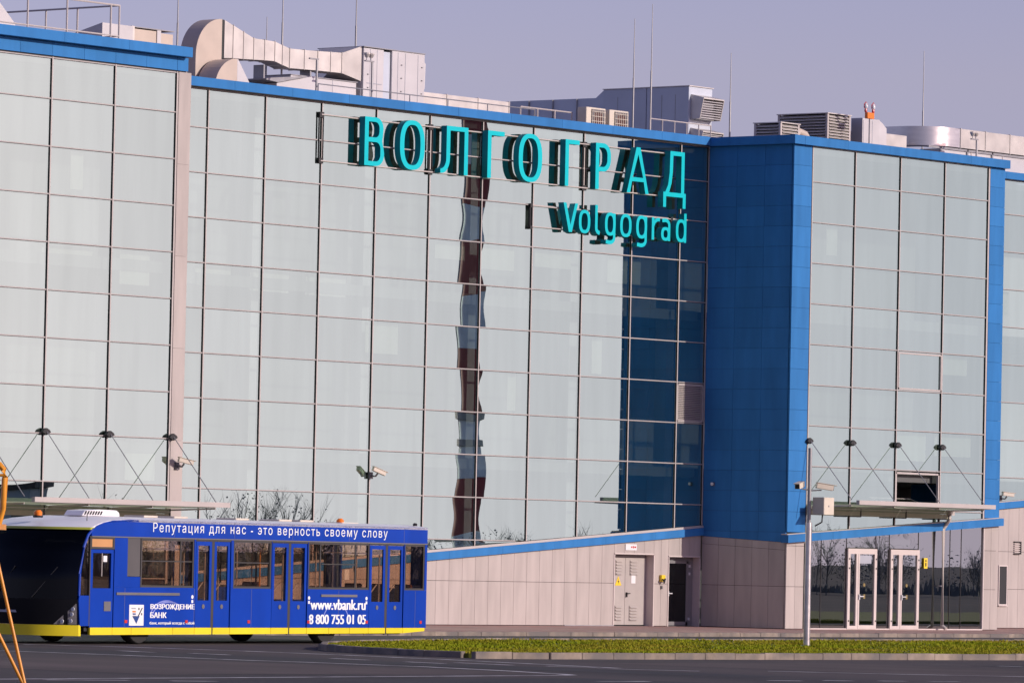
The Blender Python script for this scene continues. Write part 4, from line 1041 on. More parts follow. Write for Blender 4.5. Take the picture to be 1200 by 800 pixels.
for x in (-0.22, 0.20):
    MB().lathe([(0.035, 0), (0.05, 0.05), (0.035, 0.12)], (x, 0, 1.58), 'z', 8).build('lamp_base', 'red', ob)
    MB().lathe([(0.06, 0), (0.075, 0.06), (0.05, 0.15), (0.01, 0.18)], (x, 0, 1.71), 'z', 10).build('lamp_glass', 'led', ob, smooth=True)
    MB().tube([(x - 0.08, 0, 1.70), (x - 0.10, 0, 1.83), (x, 0, 1.92), (x + 0.10, 0, 1.83), (x + 0.08, 0, 1.70)], 0.012, 5).build('guard', 'red', ob)
# bent silver duct
bd = tag(empty('air_duct', (12.9, 0.6, ZF)), 'bright silver duct bending round at the right end of the roof', 'duct')
z0_, z1_ = 16.16 - ZF, 16.80 - ZF
def sweep(pts_plan, w, z0, z1):
    mb = MB(); L = []; Rr = []
    P = [Vector((x, y)) for x, y in pts_plan]; n = len(P)
    for i, p in enumerate(P):
        d = (P[min(i + 1, n - 1)] - P[max(i - 1, 0)]).normalized(); q = Vector((-d.y, d.x)) * w / 2
        L.append(p + q); Rr.append(p - q)
    v = [(p.x, p.y, z0) for p in L] + [(p.x, p.y, z0) for p in Rr] + [(p.x, p.y, z1) for p in L] + [(p.x, p.y, z1) for p in Rr]
    f = []
    for i in range(n - 1):
        f += [(i, i + 1, n + i + 1, n + i), (2 * n + i, 3 * n + i, 3 * n + i + 1, 2 * n + i + 1), (i, 2 * n + i, 2 * n + i + 1, i + 1), (n + i, n + i + 1, 3 * n + i + 1, 3 * n + i)]
    f += [(0, n, 3 * n, 2 * n), (n - 1, 3 * n - 1, 4 * n - 1, 2 * n - 1)]
    return mb.add(v, f)
bend = [(0, 1.6), (0, 0.75)] + [(0.85 - 0.85 * math.cos(R(a)), 0.75 - 0.85 * math.sin(R(a))) for a in range(8, 91, 8)] + [(1.4, -0.1)]
sweep(bend, 0.8, z0_, z1_).build('bend', 'zincb', bd, smooth=True)
for k in range(4): MB().box(1.42 + k * 1.5, 2.9 + k * 1.5, -0.5, 0.3, z0_, z1_).build('duct_section', 'zinc', bd)
for k in range(5): MB().box(1.39 + k * 1.5, 1.425 + k * 1.5, -0.52, 0.32, z0_ - 0.02, z1_ + 0.02).build('flange', 'zinc', bd)
pe = [(1.6, z0_), (1.6, z1_)] + [(1.6 + 0.9 * math.sin(R(a)), z1_ - 0.9 + 0.9 * math.cos(R(a))) for a in range(10, 91, 10)] + [(2.5, 0.0), (1.75, 0.0), (1.7, z0_ - 0.2)]
MB().prism_yz(pe[::-1], -0.4, 0.4).build('drop_elbow', 'zincb', bd, smooth=True)
MB().box(-0.4, 7.5, -0.45, -0.40, z0_ - 0.10, z0_ - 0.03).build('carrier', 'steel', bd)
for x in (0.3, 1.9, 3.4): MB().box(x, x + 0.07, -0.45, -0.38, 0.0, z0_ - 0.03).build('support', 'steel', bd)
l2 = tag(empty('air_duct', (8.95, 0.4, ZF)), 'low pale duct between the smooth cabinet and the silver bend', 'duct')
for k in range(2): MB().box(0.02 + k * 1.3, 1.3 + k * 1.3, 0, 0.8, 0.2, 1.22).build('duct_section', 'zinc', l2)
MB().box(1.295, 1.325, -0.02, 0.82, 0.18, 1.24).build('flange', 'zinc', l2); MB().box(0.4, 0.5, 0.1, 0.7, 0, 0.2).build('support', 'steel', l2)
l3 = tag(empty('air_duct', (13.2, 0.2, ZF)), 'low pale duct under the silver duct at the right roof end', 'duct')
for k in range(3): MB().box(0.02 + k * 1.9, 1.9 + k * 1.9, 0, 0.8, 0.1, 0.92).build('duct_section', 'ahu', l3)
for k in range(2): MB().box(1.885 + k * 1.9, 1.935 + k * 1.9, -0.02, 0.82, 0.08, 0.94).build('flange', 'zinc', l3)
# small plant on the left block
h1 = tag(empty('roof_housing', (-28.9, -0.5, 15.16)), 'gabled pale duct casing right of the tall guard rail', 'roof housing')
MB().prism_yz([(0, 0), (1.6, 0), (1.6, 1.1), (0, 1.48)], 0, 1.25).build('casing', 'ahu', h1)
MB().box(1.26, 1.38, 0.05, 1.5, 0.0, 1.50).build('post', 'zinc', h1)
h2 = tag(empty('roof_housing', (-27.4, -0.2, 15.15)), 'long cream casing left of the round duct bend', 'roof housing')
MB().box(0, 1.05, 0, 1.0, 0, 1.47).build('casing', 'tan', h2); MB().box(1.06, 1.22, -0.03, 1.0, 0, 1.50).build('post', 'ahu', h2); MB().box(1.23, 1.75, 0, 1.0, 0, 1.43).build('casing', 'tan', h2)
MB().box(-0.02, 1.77, -0.04, 1.02, 1.505, 1.53).build('lid', 'steel', h2)
h3 = tag(empty('roof_housing', (-35.0, -0.5, 15.16)), 'white sloping casing at the far left roof edge', 'roof housing')
MB().prism_xz([(0, 0), (3.1, 0), (2.6, 1.15), (1.9, 1.75), (0, 1.9)], 0, 1.0).build('casing', 'ahu', h3); box('panel_seam', 1.9, 1.915, -0.008, 0.0005, 0.05, 1.7, 'printgrey', h3)

# ================================================================== CCTV AND POLE
def cctv(x, y, z, aim, lb, big=1.0):
    o = tag(empty('security_camera', (x, y, z)), lb, 'camera')
    MB().box(-0.07, 0.07, -0.06, 0.0, -0.14, 0.06).build('wall_plate', 'busgrey', o)
    MB().tube([(0, -0.03, -0.05), (0, -0.22, -0.06), (0.02, -0.28, 0.02)], 0.028, 6).build('arm', 'busgrey', o)
    b = MB().box(-0.20, 0.24, -0.06, 0.06, -0.055, 0.06).box(-0.22, 0.30, -0.075, 0.075, 0.062, 0.08).mesh('housing', 'cream', bevel=0.008)
    bo = link('housing', b, o, (0.03, -0.30, 0.09)); bo.rotation_euler = aim
    lo = MB().lathe([(0.045, 0.241), (0.04, 0.25)], (0, 0, 0), 'x', 8).build('lens', 'black', bo)
    return o
cctv(-28.33, YL_ - 0.05, 4.42, (0, R(12), R(-25)), 'cream security camera on the beige pillar left')
cctv(-16.42, 0 - 0.05, 4.42, (0, R(20), R(-20)), 'cream security camera on a mullion above the bus tail')
cctv(16.83, -0.05, 4.45, (0, R(5), R(-25)), 'cream security camera at the right edge beside the blue corner')
sc_ = tag(empty('wall_lamp', (0.0, -0.44, 4.51)), 'tiny white fitting on the dark blue wall', 'lamp')
MB().box(-0.06, 0.0, -0.05, 0.05, -0.06, 0.05).build('back_plate', 'busgrey', sc_); MB().lathe([(0.02, -0.10), (0.05, -0.10), (0.05, -0.061)], (0, 0, 0), 'x', 8).build('lens', 'white', sc_)
bx_ = tag(empty('intercom', (-2.10, -0.03, 1.45)), 'yellow call box on the beige wall between the two doors', 'call box')
MB().box(-0.10, 0.10, -0.10, -0.001, -0.05, 0.16).build('box', 'signyellow', bx_, bevel=0.01); MB().tube([(-0.06, -0.10, 0.02), (-0.09, -0.16, 0.0), (-0.03, -0.14, -0.08), (0.06, -0.12, 0.04)], 0.03, 6).build('handset', 'black', bx_)
MB().box(-0.03, 0.03, -0.05, -0.001, -0.28, -0.18).build('switch', 'busgrey', bx_)

pole = tag(empty('camera_pole', (-28.41, -24.55, 0.0)), 'tall grey steel pole with a cabinet and security cameras on the grass', 'pole')
MB().tube([(0, 0, -0.1), (0, 0, 3.1)], 0.085, 12, r1=0.078).build('pole', 'zincb', pole, smooth=True)
MB().tube([(0, 0, 3.1), (0, 0, 4.97)], 0.05, 10).build('upper_pole', 'steel', pole, smooth=True)
MB().lathe([(0.16, 0.0), (0.16, 0.03)], (0, 0, -0.0), 'z', 12).build('base_plate', 'steel', pole)
cab = MB().box(0.055, 0.49, -0.42, -0.06, 3.30, 3.74).build('cabinet', 'cream', pole, bevel=0.012)
box('latch', 0.24, 0.27, -0.432, -0.421, 3.5, 3.54, 'steel', cab)
MB().tube([(0.30, -0.2, 3.30), (0.28, -0.2, 3.12), (0.10, -0.12, 3.02)], 0.02, 6).build('cable', 'black', pole)
for (dx, dy, z, az) in ((-0.20, 0.16, 4.02, 200), (0.28, -0.26, 4.0, -38)):
    h = link('camera_housing', MB().box(-0.22, 0.22, -0.07, 0.07, -0.06, 0.07).box(-0.22, 0.30, -0.085, 0.085, 0.072, 0.09).mesh('camera_housing', 'cream', bevel=0.008), pole, (dx, dy, z), (0, R(8), R(az)))
    MB().box(0.221, 0.235, -0.05, 0.05, -0.05, 0.05).build('lens', 'black', h)
    MB().tube([(0, 0, z - 0.1), (dx * 0.8, dy * 0.8, z - 0.08)], 0.02, 6).build('bracket', 'steel', pole)

# ================================================================== APRON BUS
BL, BWD = 14.25, 3.0
bus = tag(empty('apron_bus', (-49.809, -19.614, ZR), R(5.98)), 'blue apron bus with white roof, yellow skirt and white lettering', 'bus')
ZT0, ZT1 = 2.47, 2.86                 # lettering band
wins = [(2.32, 4.40), (6.00, 7.54), (9.10, 11.70), (13.27, 14.14)]
doors = [(4.50, 5.86), (7.60, 9.04), (11.74, 13.20)]
def corner(z):
    pts = [(0.15, 0.02), (1.0, -0.02), (1.6, 0.0), (2.22, 0.13), (2.5, 0.30), (2.62, 0.45)]
    for (z0, s0), (z1, s1) in zip(pts[:-1], pts[1:]):
        if z <= z1: return s0 + (s1 - s0) * (z - z0) / (z1 - z0)
    return pts[-1][1]
for side in (0, 1):
    y0, y1 = (0.0, 0.06) if side == 0 else (BWD - 0.06, BWD)
    pre = bus
    solid = [(1.30, 4.47), (5.89, 7.57), (9.07, 11.71), (13.23, BL)]
    for a, b in solid:
        box('side_panel', a, b, y0, y1, 0.39, 1.31, 'busblue', bus)
    # pillars between the openings
    for a, b in ((1.30, 1.80), (4.41, 4.47), (5.89, 5.99), (7.55, 7.57), (9.07, 9.09), (11.71, 11.715), (13.23, 13.26), (14.15, BL)):
        box('window_pillar', a, b, y0, y1, 1.312, 2.44, 'busblue', bus)
    box('window_pillar', 1.80, 2.30, y0, y1, 1.312, 1.55, 'busblue', bus)
    # lettering band, curved down at the front
    bandp = [(1.30, ZT0), (BL, ZT0), (BL, ZT1), (1.9, ZT1), (1.2, ZT1 - 0.03), (0.9, ZT1 - 0.08), (0.62, ZT1 - 0.16), (0.45, ZT1 - 0.26), (0.40, ZT0)]
    MB().prism_xz(bandp, y0, y1).build('roof_band', 'busblue', bus)
    MB().box(0.42, BL, y0 - 0.008 if side == 0 else y1 - 0.01, y0 + 0.01 if side == 0 else y1 + 0.008, ZT0 - 0.028, ZT0 - 0.002).build('rain_gutter', 'busgrey', bus)
    # skirt
    cuts = [0.45, 1.27, 3.05, 3.95, 4.47, 5.16]
    cuts2 = [0.42, 1.27, 2.0, 3.62, 4.47, 5.16, 5.20, 5.89, 7.57, 8.30, 8.34, 9.07, 10.0, 10.9, 11.71, 12.45, 12.49, 13.23, BL - 0.05]
    for a, b in zip(cuts2[:-1], cuts2[1:]):
        if b - a < 0.1: continue
        zl0 = 0.215 + 0.003 * a; zl1 = 0.215 + 0.003 * b + (0.05 if b > 14 else 0)
        MB().prism_xz([(a + 0.006, zl0), (b - 0.006, zl1), (b - 0.006, 0.385), (a + 0.006, 0.385)], y0, y1).build('skirt_panel', 'busyellow', bus)
    # windows
    for a, b in wins:
        fr = MB()
        ya, yb_ = (y0 + 0.005, y1 - 0.005)
        fr.box(a, a + 0.05, ya, yb_, 1.31, 2.44); fr.box(b - 0.05, b, ya, yb_, 1.31, 2.44); fr.box(a + 0.05, b - 0.05, ya, yb_, 2.39, 2.44); fr.box(a + 0.05, b - 0.05, ya, yb_, 1.31, 1.36)
        if b - a > 1.2:
            e_ = 0.80 if b - a > 2.3 else 1.0; s0_ = 0.20 if b - a > 2.3 else 0.0
            fr.box(a + 0.05 + s0_ * (b - a), a + e_ * (b - a) - 0.05, ya + 0.015, yb_ - 0.015, 1.905, 1.93)
            for t in ((0.97,) if b - a < 2.0 else ((0.20, 0.78) if b - a > 2.3 else (0.76,))): fr.box(a + t * (b - a) - 0.022, a + t * (b - a) + 0.022, ya + 0.015, yb_ - 0.015, 1.36, 2.39)
        w_ = fr.build('window_frame', 'busdark', bus)
        box('pane', a + 0.05, b - 0.05, (y0 + y1) / 2 - 0.006, (y0 + y1) / 2 + 0.006, 1.36, 2.39, 'bus_glass', w_)
    # doors
    for a, b in doors:
        m_ = (a + b) / 2
        box('door_seal', m_ - 0.05, m_ + 0.05, y0 + 0.012, y1 - 0.012, 0.22, 2.40, 'busdark', bus)
        box('door_header', a - 0.02, b + 0.02, y0 + 0.003, y1 - 0.003, 2.40, 2.44, 'busdark', bus)
        for (p0, p1) in ((a, m_ - 0.055), (m_ + 0.055, b)):
            l_ = MB(); ya, yb_ = y0 + 0.012, y1 - 0.012
            l_.box(p0, p0 + 0.09, ya, yb_, 0.39, 2.395); l_.box(p1 - 0.09, p1, ya, yb_, 0.39, 2.395); l_.box(p0 + 0.09, p1 - 0.09, ya, yb_, 2.30, 2.395); l_.box(p0 + 0.09, p1 - 0.09, ya, yb_, 0.39, 1.02)
            lf = l_.build('door_leaf', 'busblue', bus)
            box('pane', p0 + 0.09, p1 - 0.09, (y0 + y1) / 2 - 0.005, (y0 + y1) / 2 + 0.005, 1.02, 2.30, 'bus_glass', lf)
            xx = (p0 + p1) / 2; yo = ya - 0.012 if side == 0 else yb_
            MB().lathe([(0.055, 0), (0.055, 0.011)], (xx + (0.1 if p0 > m_ else -0.1) * 0, yo, 0.88), 'y', 12).build('lock_disc', 'busgrey', lf)
            if side == 0: MB().tube([(p0 + 0.12, y1 + 0.12, 1.10), (p1 - 0.1, y1 + 0.12, 1.45)], 0.016, 6).build('grab_bar', 'alu', lf)
# blank dark panel ahead of the first window
box('window_blank', 1.80, 2.30, 0.012, 0.05, 1.56, 2.44, 'busblank', bus)
# driver's door
dd = MB(); dd.box(0.40, 0.49, 0.004, 0.056, 0.39, 2.16); dd.box(1.18, 1.27, 0.004, 0.056, 0.39, 2.16); dd.box(0.49, 1.18, 0.004, 0.056, 2.08, 2.16); dd.box(0.49, 1.18, 0.004, 0.056, 0.39, 1.28)
ddo = dd.build('driver_door', 'busblue', bus)
box('pane', 0.49, 1.18, 0.025, 0.035, 1.28, 2.08, 'bus_glass', ddo)
box('lower_blind', 0.50, 1.17, 0.06, 0.075, 1.29, 1.55, 'black', ddo)
MB().box(0.84, 0.86, 0.015, 0.03, 1.55, 2.08).build('sliding_frame', 'alu', ddo)
box('handle', 0.93, 1.19, -0.006, 0.003, 0.76, 0.98, 'busgrey', ddo)
box('sticker', 0.90, 1.04, 0.018, 0.024, 1.88, 2.02, 'white', ddo)
MB().box(0.40, 1.30, 0.002, 0.058, 2.17, 2.22).box(0.40, 0.44, 0.002, 0.058, 2.22, 2.44).box(1.24, 1.30, 0.002, 0.058, 2.22, 2.44).box(0.44, 1.24, 0.002, 0.058, 2.405, 2.44).build('vent_frame', 'busdark', bus)
box('sun_blind', 0.44, 1.24, 0.02, 0.04, 2.22, 2.405, 'orangeblind', bus)
# front quarter light
MB().prism_xz([(0.06, 1.12), (0.36, 1.12), (0.36, 2.42), (0.30, 2.42), (0.18, 2.1)], 0.02, 0.03).build('quarter_light', 'bus_glass', bus)
MB().box(0.365, 0.40, 0.0, 0.06, 0.42, 2.46).build('pillar', 'busdark', bus)
MB().prism_xz([(0.04, 0.42), (0.365, 0.42), (0.365, 1.11), (0.0, 1.11), (-0.02, 1.0)], 0.0, 0.05).build('corner_panel', 'busblue', bus)
MB().tube([(0.02, 0.03, 1.10), (0.03, 0.03, 1.6), (0.15, 0.03, 2.2), (0.31, 0.03, 2.48), (0.50, 0.03, 2.62)], 0.035, 8).build('front_pillar', 'busblue', bus, smooth=True)
MB().lathe([(0.10, -0.02), (0.13, 0.03), (0.13, 0.36), (0.10, 0.42)], (0.20, 0.16, 1.12), 'z', 10).build('mirror', 'black', bus, smooth=True)
# front: bowed screen, apron, bumper
def bow(y, z):
    t = (y - BWD / 2) / (BWD / 2)
    return corner(z) - 0.62 * (1 - abs(t) ** 2.4) * (1.0 if z < 1.6 else 1.0 - 0.25 * (z - 1.6)) 
def front_sheet(z0, z1, nz, off=0.0, th=0.03, ya=0.03, yb=BWD - 0.03):
    v, f = [], []; ny = 16
    for lay in (0, 1):
        for j in range(nz + 1):
            for i in range(ny + 1):
                z = z0 + (z1 - z0) * j / nz; y = ya + (yb - ya) * i / ny
                v.append((bow(y, z) - off + lay * th, y, z))
    nn = (ny + 1) * (nz + 1)
    for j in range(nz):
        for i in range(ny):
            a = j * (ny + 1) + i
            f.append((a, a + ny + 1, a + ny + 2, a + 1)); f.append((nn + a, nn + a + 1, nn + a + ny + 2, nn + a + ny + 1))
    for i in range(ny):
        f.append((i, i + 1, nn + i + 1, nn + i)); a = nz * (ny + 1) + i; f.append((a, nn + a, nn + a + 1, a + 1))
    for j in range(nz):
        a = j * (ny + 1); f.append((a, nn + a, nn + a + ny + 1, a + ny + 1)); a += ny; f.append((a, a + ny + 1, nn + a + ny + 1, nn + a))
    return MB().add(v, f)
front_sheet(1.02, 2.60, 12).build('windscreen', 'screen_glass', bus, smooth=True)
fa = front_sheet(0.44, 1.018, 5).build('front_apron', 'frontblack', bus, smooth=True)
front_sheet(0.19, 0.435, 3, 0.02, 0.08, 0.0, BWD).build('bumper', 'busyellow', bus, smooth=True)
front_sheet(2.605, 2.66, 1, 0.04, 0.3, 0.02, BWD - 0.02).build('visor_trim', 'busolive', bus, smooth=True)
box('dashboard', 0.2, 0.7, 0.15, 2.85, 0.95, 1.15, 'black', bus)
box('cab_bulkhead', 1.28, 1.32, 0.1, 2.9, 0.4, 2.3, 'businside', bus)
for yy_ in (0.03, BWD - 0.03):
    sgn = 1 if yy_ < 1 else -1
    hl = MB(); yA, yB = yy_ + sgn * 0.01, yy_ + sgn * 0.42
    z_ = [(yA, 0.45), (yB, 0.45), (yA, 0.92)]
    v = [(bow(y, z) - 0.015, y, z) for y, z in z_] + [(bow(y, z) + 0.02, y, z) for y, z in z_]
    hl.add(v, [(0, 1, 2), (5, 4, 3), (0, 3, 4, 1), (1, 4, 5, 2), (2, 5, 3, 0)])
    ho = hl.build('headlight', 'busgrey', bus)
    for (dy, zc) in ((0.09, 0.53), (0.24, 0.52), (0.07, 0.68), (0.05, 0.80)):
        y = yy_ + sgn * dy
        MB().lathe([(0.045, -0.02), (0.045, 0.0), (0.02, 0.004)], (bow(y, zc) - 0.03, y, zc), 'x', 10).build('lamp', 'led', ho)
# emblem on the apron, a small silver badge
em = MB(); ye = 1.55; xe = bow(ye, 0.75) - 0.012
em.add([(xe, ye - 0.26, 0.70), (xe, ye + 0.26, 0.70), (xe, ye + 0.22, 0.755), (xe, ye + 0.06, 0.755), (xe, ye, 0.90), (xe, ye - 0.06, 0.755), (xe, ye - 0.22, 0.755)] + [(xe + 0.008, y, z) for y, z in ((ye - 0.26, 0.70), (ye + 0.26, 0.70), (ye + 0.22, 0.755), (ye + 0.06, 0.755), (ye, 0.90), (ye - 0.06, 0.755), (ye - 0.22, 0.755))],
       [(0, 1, 2, 3, 4, 5, 6), (13, 12, 11, 10, 9, 8, 7)] + [(i, 7 + i, 7 + (i + 1) % 7, (i + 1) % 7) for i in range(7)])
em.build('emblem', 'printgrey', bus)
# wipers
for y in (0.9, 1.9): MB().tube([(bow(y, 1.05) - 0.03, y, 1.05), (bow(y - 0.5, 1.75) - 0.03, y - 0.5, 1.75)], 0.012, 5).build('wiper', 'black', bus)
# roof: crowned, sloping down to the screen
v, f = [], []; ny = 14
st = [(0.0, -1), (0.25, 0), (0.6, 0), (1.0, 0), (1.5, 0), (2.2, 0), (BL, 0)]
for i, (s_, _) in enumerate(st):
    for j in range(ny + 1):
        y = j / ny * BWD; t = (y - BWD / 2) / (BWD / 2)
        crown = ZT1 - 0.005 + 0.075 * (1 - t ** 4)
        lead = min(1.0, s_ / 1.7); front = 1 - (1 - lead) ** 2
        sf = s_ + (bow(y, 2.62) - 0.0) * (1 - min(1, s_ / 1.2))
        z = 2.66 + (crown - 2.66) * (front if s_ < 1.7 else 1.0)
        v.append((sf, y + (0.03 if j == 0 else -0.03 if j == ny else 0) * (1 if s_ < 1 else 0), z))
for i in range(len(st) - 1):
    for j in range(ny):
        a = i * (ny + 1) + j; f.append((a, a + ny + 1, a + ny + 2, a + 1))
nv = len(v); v += [(x, y, z - 0.05) for x, y, z in v]
f += [tuple(nv + k for k in reversed(q)) for q in f[:]]
for j in range(ny):
    f.append((j, j + 1, nv + j + 1, nv + j)); a = (len(st) - 1) * (ny + 1) + j; f.append((a, nv + a, nv + a + 1, a + 1))
for i in range(len(st) - 1):
    a = i * (ny + 1); f.append((a, nv + a, nv + a + ny + 1, a + ny + 1)); a += ny; f.append((a, a + ny + 1, nv + a + ny + 1, nv + a))
MB().add(v, f).build('roof', 'buswhite', bus, smooth=True)
# roof fittings
rp = MB().prism_xz([(1.30, 2.93), (2.75, 2.93), (2.72, 3.02), (2.62, 3.07), (1.95, 3.08), (1.42, 3.05)], 0.95, 1.5).build('roof_cooler', 'buswhite', bus, bevel=0.015)
for k in range(7): MB().prism_xz([(1.36 + k * 0.10, 2.955), (1.41 + k * 0.10, 2.955), (1.47 + k * 0.10, 3.04), (1.42 + k * 0.10, 3.04)], 0.935, 0.949).build('cooling_slot', 'black', rp)
bc = MB().lathe([(0.11, 0.0), (0.12, 0.04), (0.12, 0.05)], (0.35, 1.5, 2.86), 'z', 12).build('beacon_base', 'black', bus)
MB().lathe([(0.09, 0.05), (0.095, 0.12), (0.06, 0.17)], (0.35, 1.5, 2.86), 'z', 12).build('beacon', 'orange', bus, smooth=True)
for s_ in (3.9, 5.1, 7.6, 9.4, 10.3): MB().box(s_, s_ + 0.55, 1.1, 1.7, 2.93, 2.975).build('roof_hatch', 'cream', bus, bevel=0.015)
MB().lathe([(0.09, 0), (0.10, 0.06), (0.05, 0.11)], (12.15, 1.2, 2.93), 'z', 10).build('rear_beacon', 'orange', bus, smooth=True)
MB().box(11.95, 12.65, 1.0, 1.5, 2.925, 2.945).build('beacon_plinth', 'cream', bus)
MB().tube([(0.75, 0.4, 2.8), (0.75, 0.4, 2.98)], 0.01, 5).build('aerial', 'black', bus)
MB().lathe([(0.05, 0), (0.06, 0.04), (0.03, 0.07)], (13.9, 0.15, 2.90), 'z', 8).build('marker_lamp', 'black', bus)
# rear wall
rw = MB().box(BL - 0.06, BL, 0.06, BWD - 0.06, 0.42, 1.35).box(BL - 0.06, BL, 0.06, 0.45, 1.35, ZT1).box(BL - 0.06, BL, BWD - 0.45, BWD - 0.06, 1.35, ZT1).box(BL - 0.06, BL, 0.45, BWD - 0.45, 2.45, ZT1).build('rear_wall', 'busblue', bus)
box('rear_window', BL - 0.035, BL - 0.025, 0.45, BWD - 0.45, 1.35, 2.45, 'bus_glass', bus)
# interior
box('floor', 0.3, BL - 0.1, 0.08, BWD - 0.08, 0.30, 0.38, 'black', bus)
box('ceiling', 1.3, BL - 0.1, 0.08, BWD - 0.08, 2.62, 2.66, 'businside', bus)
for s_ in (4.75, 5.6, 6.9, 7.85, 8.8, 10.2, 11.95, 12.95):
    for y in (0.55, 2.45): MB().tube([(s_, y, 0.38), (s_, y, 2.62)], 0.018, 6).build('grab_pole', 'amber' if (s_ == 7.85) else 'alu', bus)
for y in (0.6, 2.4): MB().tube([(1.6, y, 2.2), (BL - 0.4, y, 2.2)], 0.016, 6).build('ceiling_rail', 'alu', bus)
for s_, y in ((1.9, 2.3), (2.9, 2.3), (13.45, 0.5), (13.45, 1.2), (13.45, 2.0), (9.6, 2.4)):
    MB().box(s_, s_ + 0.5, y - 0.28, y + 0.22, 0.38, 0.85).box(s_ + 0.42, s_ + 0.52, y - 0.28, y + 0.22, 0.85, 1.45).build('seat', 'seat', bus, bevel=0.03)
box('engine_cover', 13.0, BL - 0.12, 0.3, 2.7, 0.38, 0.95, 'black', bus)
box('notice', 10.75, 10.95, 0.075, 0.08, 1.55, 1.80, 'white', bus)
box('notice', 11.08, 11.16, 0.062, 0.068, 1.75, 1.88, 'white', bus)
# wheels and arches
def wheel(s_, y, dr):
    w = MB().lathe([(0.30, 0), (0.47, 0.015), (0.50, 0.06), (0.50, 0.24), (0.47, 0.29), (0.30, 0.30)], (s_, y, 0.50), 'y', 24).build('wheel', 'tyre', bus, smooth=True)
    yy2 = y - 0.004 if dr else y + 0.28
    MB().lathe([(0.29, 0.0), (0.28, 0.012), (0.12, 0.02), (0.12, 0.024)], (s_, yy2, 0.50), 'y', 18).build('rim', 'hub', w)
for s_ in (2.55, 10.15):
    wheel(s_, 0.16, True); wheel(s_, 2.54, False)
box('underframe', 0.5, BL - 0.4, 0.5, BWD - 0.5, 0.22, 0.30, 'black', bus)
# lettering on the sunny side
def text_flat(body, name, fit, spacing=1.0):
    """flat lettering: glyph outlines filled with their holes; lower left corner at the origin"""
    from mathutils.geometry import delaunay_2d_cdt
    c = bpy.data.curves.new(name, 'FONT'); c.body = body; c.space_character = spacing; c.resolution_u = 4; c.fill_mode = 'NONE'
    o = bpy.data.objects.new('tmp', c); COL.objects.link(o)
    bpy.context.view_layer.update()
    me = bpy.data.meshes.new_from_object(o.evaluated_get(bpy.context.evaluated_depsgraph_get()))
    bpy.data.objects.remove(o); bpy.data.curves.remove(c)
    nb = {}
    for e in me.edges:
        a, b = e.vertices; nb.setdefault(a, []).append(b); nb.setdefault(b, []).append(a)
    seen = set(); loops = []
    for v0 in nb:
        if v0 in seen: continue
        lp = [v0]; seen.add(v0); cur = v0
        while True:
            nx = [q for q in nb[cur] if q not in seen]
            if not nx: break
            cur = nx[0]; seen.add(cur); lp.append(cur)
        if len(lp) > 2: loops.append([(me.vertices[i].co.x, me.vertices[i].co.y) for i in lp])
    bpy.data.meshes.remove(me)
    def inside_(p, lp):
        r = False; j = len(lp) - 1
        for i in range(len(lp)):
            (xi, yi), (xj, yj) = lp[i], lp[j]
            if (yi > p[1]) != (yj > p[1]) and p[0] < (xj - xi) * (p[1] - yi) / (yj - yi) + xi: r = not r
            j = i
        return r
    par = [[k for k, l2 in enumerate(loops) if k != i and inside_(lp[0], l2)] for i, lp in enumerate(loops)]
    allx = [p[0] for lp in loops for p in lp]; ally = [p[1] for lp in loops for p in lp]
    x0, y0 = min(allx), min(ally); sx = fit[0] / (max(allx) - x0); sy = fit[1] / (max(ally) - y0)
    glyphs = []
    for i, lp in enumerate(loops):
        if len(par[i]) % 2: continue
        grp = [lp] + [loops[k] for k in range(len(loops)) if i in par[k] and len(par[k]) == len(par[i]) + 1]
        pin, ein = [], []
        for g in grp:
            b0 = len(pin); pin += [Vector(p) for p in g]; ein += [(b0 + k, b0 + (k + 1) % len(g)) for k in range(len(g))]
        vo, _, fo, _, _, _ = delaunay_2d_cdt(pin, ein, [], 0, 1e-5)
        tri = []
        for t in fo:
            cx_, cy_ = sum(vo[k].x for k in t) / len(t), sum(vo[k].y for k in t) / len(t)
            if sum(inside_((cx_, cy_), g) for g in grp) % 2: tri.append(tuple(t))
        pts = [(p.x, p.y) for p in vo]
        glyphs.append(([((x - x0) * sx, (y - y0) * sy, 0.0) for x, y in pts], tri))
    return glyphs
def bus_text(body, s0, z0, w, h, bold=0.0, m='text', sp=1.0, nm='lettering'):
    """one object for each word"""
    gl = text_flat(body, nm, (w, h), sp)
    gl.sort(key=lambda q: min(p[0] for p in q[0]))
    words, end = [], None
    for vs_, fs_ in gl:
        x0, x1 = min(p[0] for p in vs_), max(p[0] for p in vs_)
        if end is None or (x0 - end > h * 0.30 and ' ' in body): words.append(([], [])); end = x1
        wv, wf = words[-1]
        for q, dx in enumerate((0.0, bold) if bold else (0.0,)):
            k = len(wv); wv += [(x + dx, y, 0.0008 * q) for x, y, _ in vs_]; wf += [tuple(i + k for i in f) for f in fs_]
        end = max(end, x1)
    for wv, wf in words:
        m2 = bpy.data.meshes.new(nm); m2.from_pydata(wv, [], wf)
        link(nm, m2, bus, (s0, -0.005, z0), UPRIGHT, m)
bus_text('Репутация для нас - это верность своему слову', 2.76, 2.53, 9.70, 0.28, 0.0, sp=1.25)
bus_text('www.vbank.ru', 9.20, 0.82, 2.34, 0.25, 0.03)
bus_text('8 800 755 01 05', 9.15, 0.475, 2.42, 0.23, 0.03)
bus_text('ВОЗРОЖДЕНИЕ', 2.72, 0.79, 1.72, 0.14, 0.02)
bus_text('БАНК', 2.72, 0.61, 0.62, 0.13, 0.02)
bus_text('банк, который всегда с тобой', 2.70, 0.445, 1.75, 0.08, 0.008)
lg = box('logo_plate', 1.90, 2.46, -0.008, -0.001, 0.43, 0.91, 'white', bus)
MB().prism_xz([(-0.16, -0.02), (0.0, -0.20), (0.12, -0.02)], -0.006, -0.0036).build('logo_mark', 'printblue', lg)
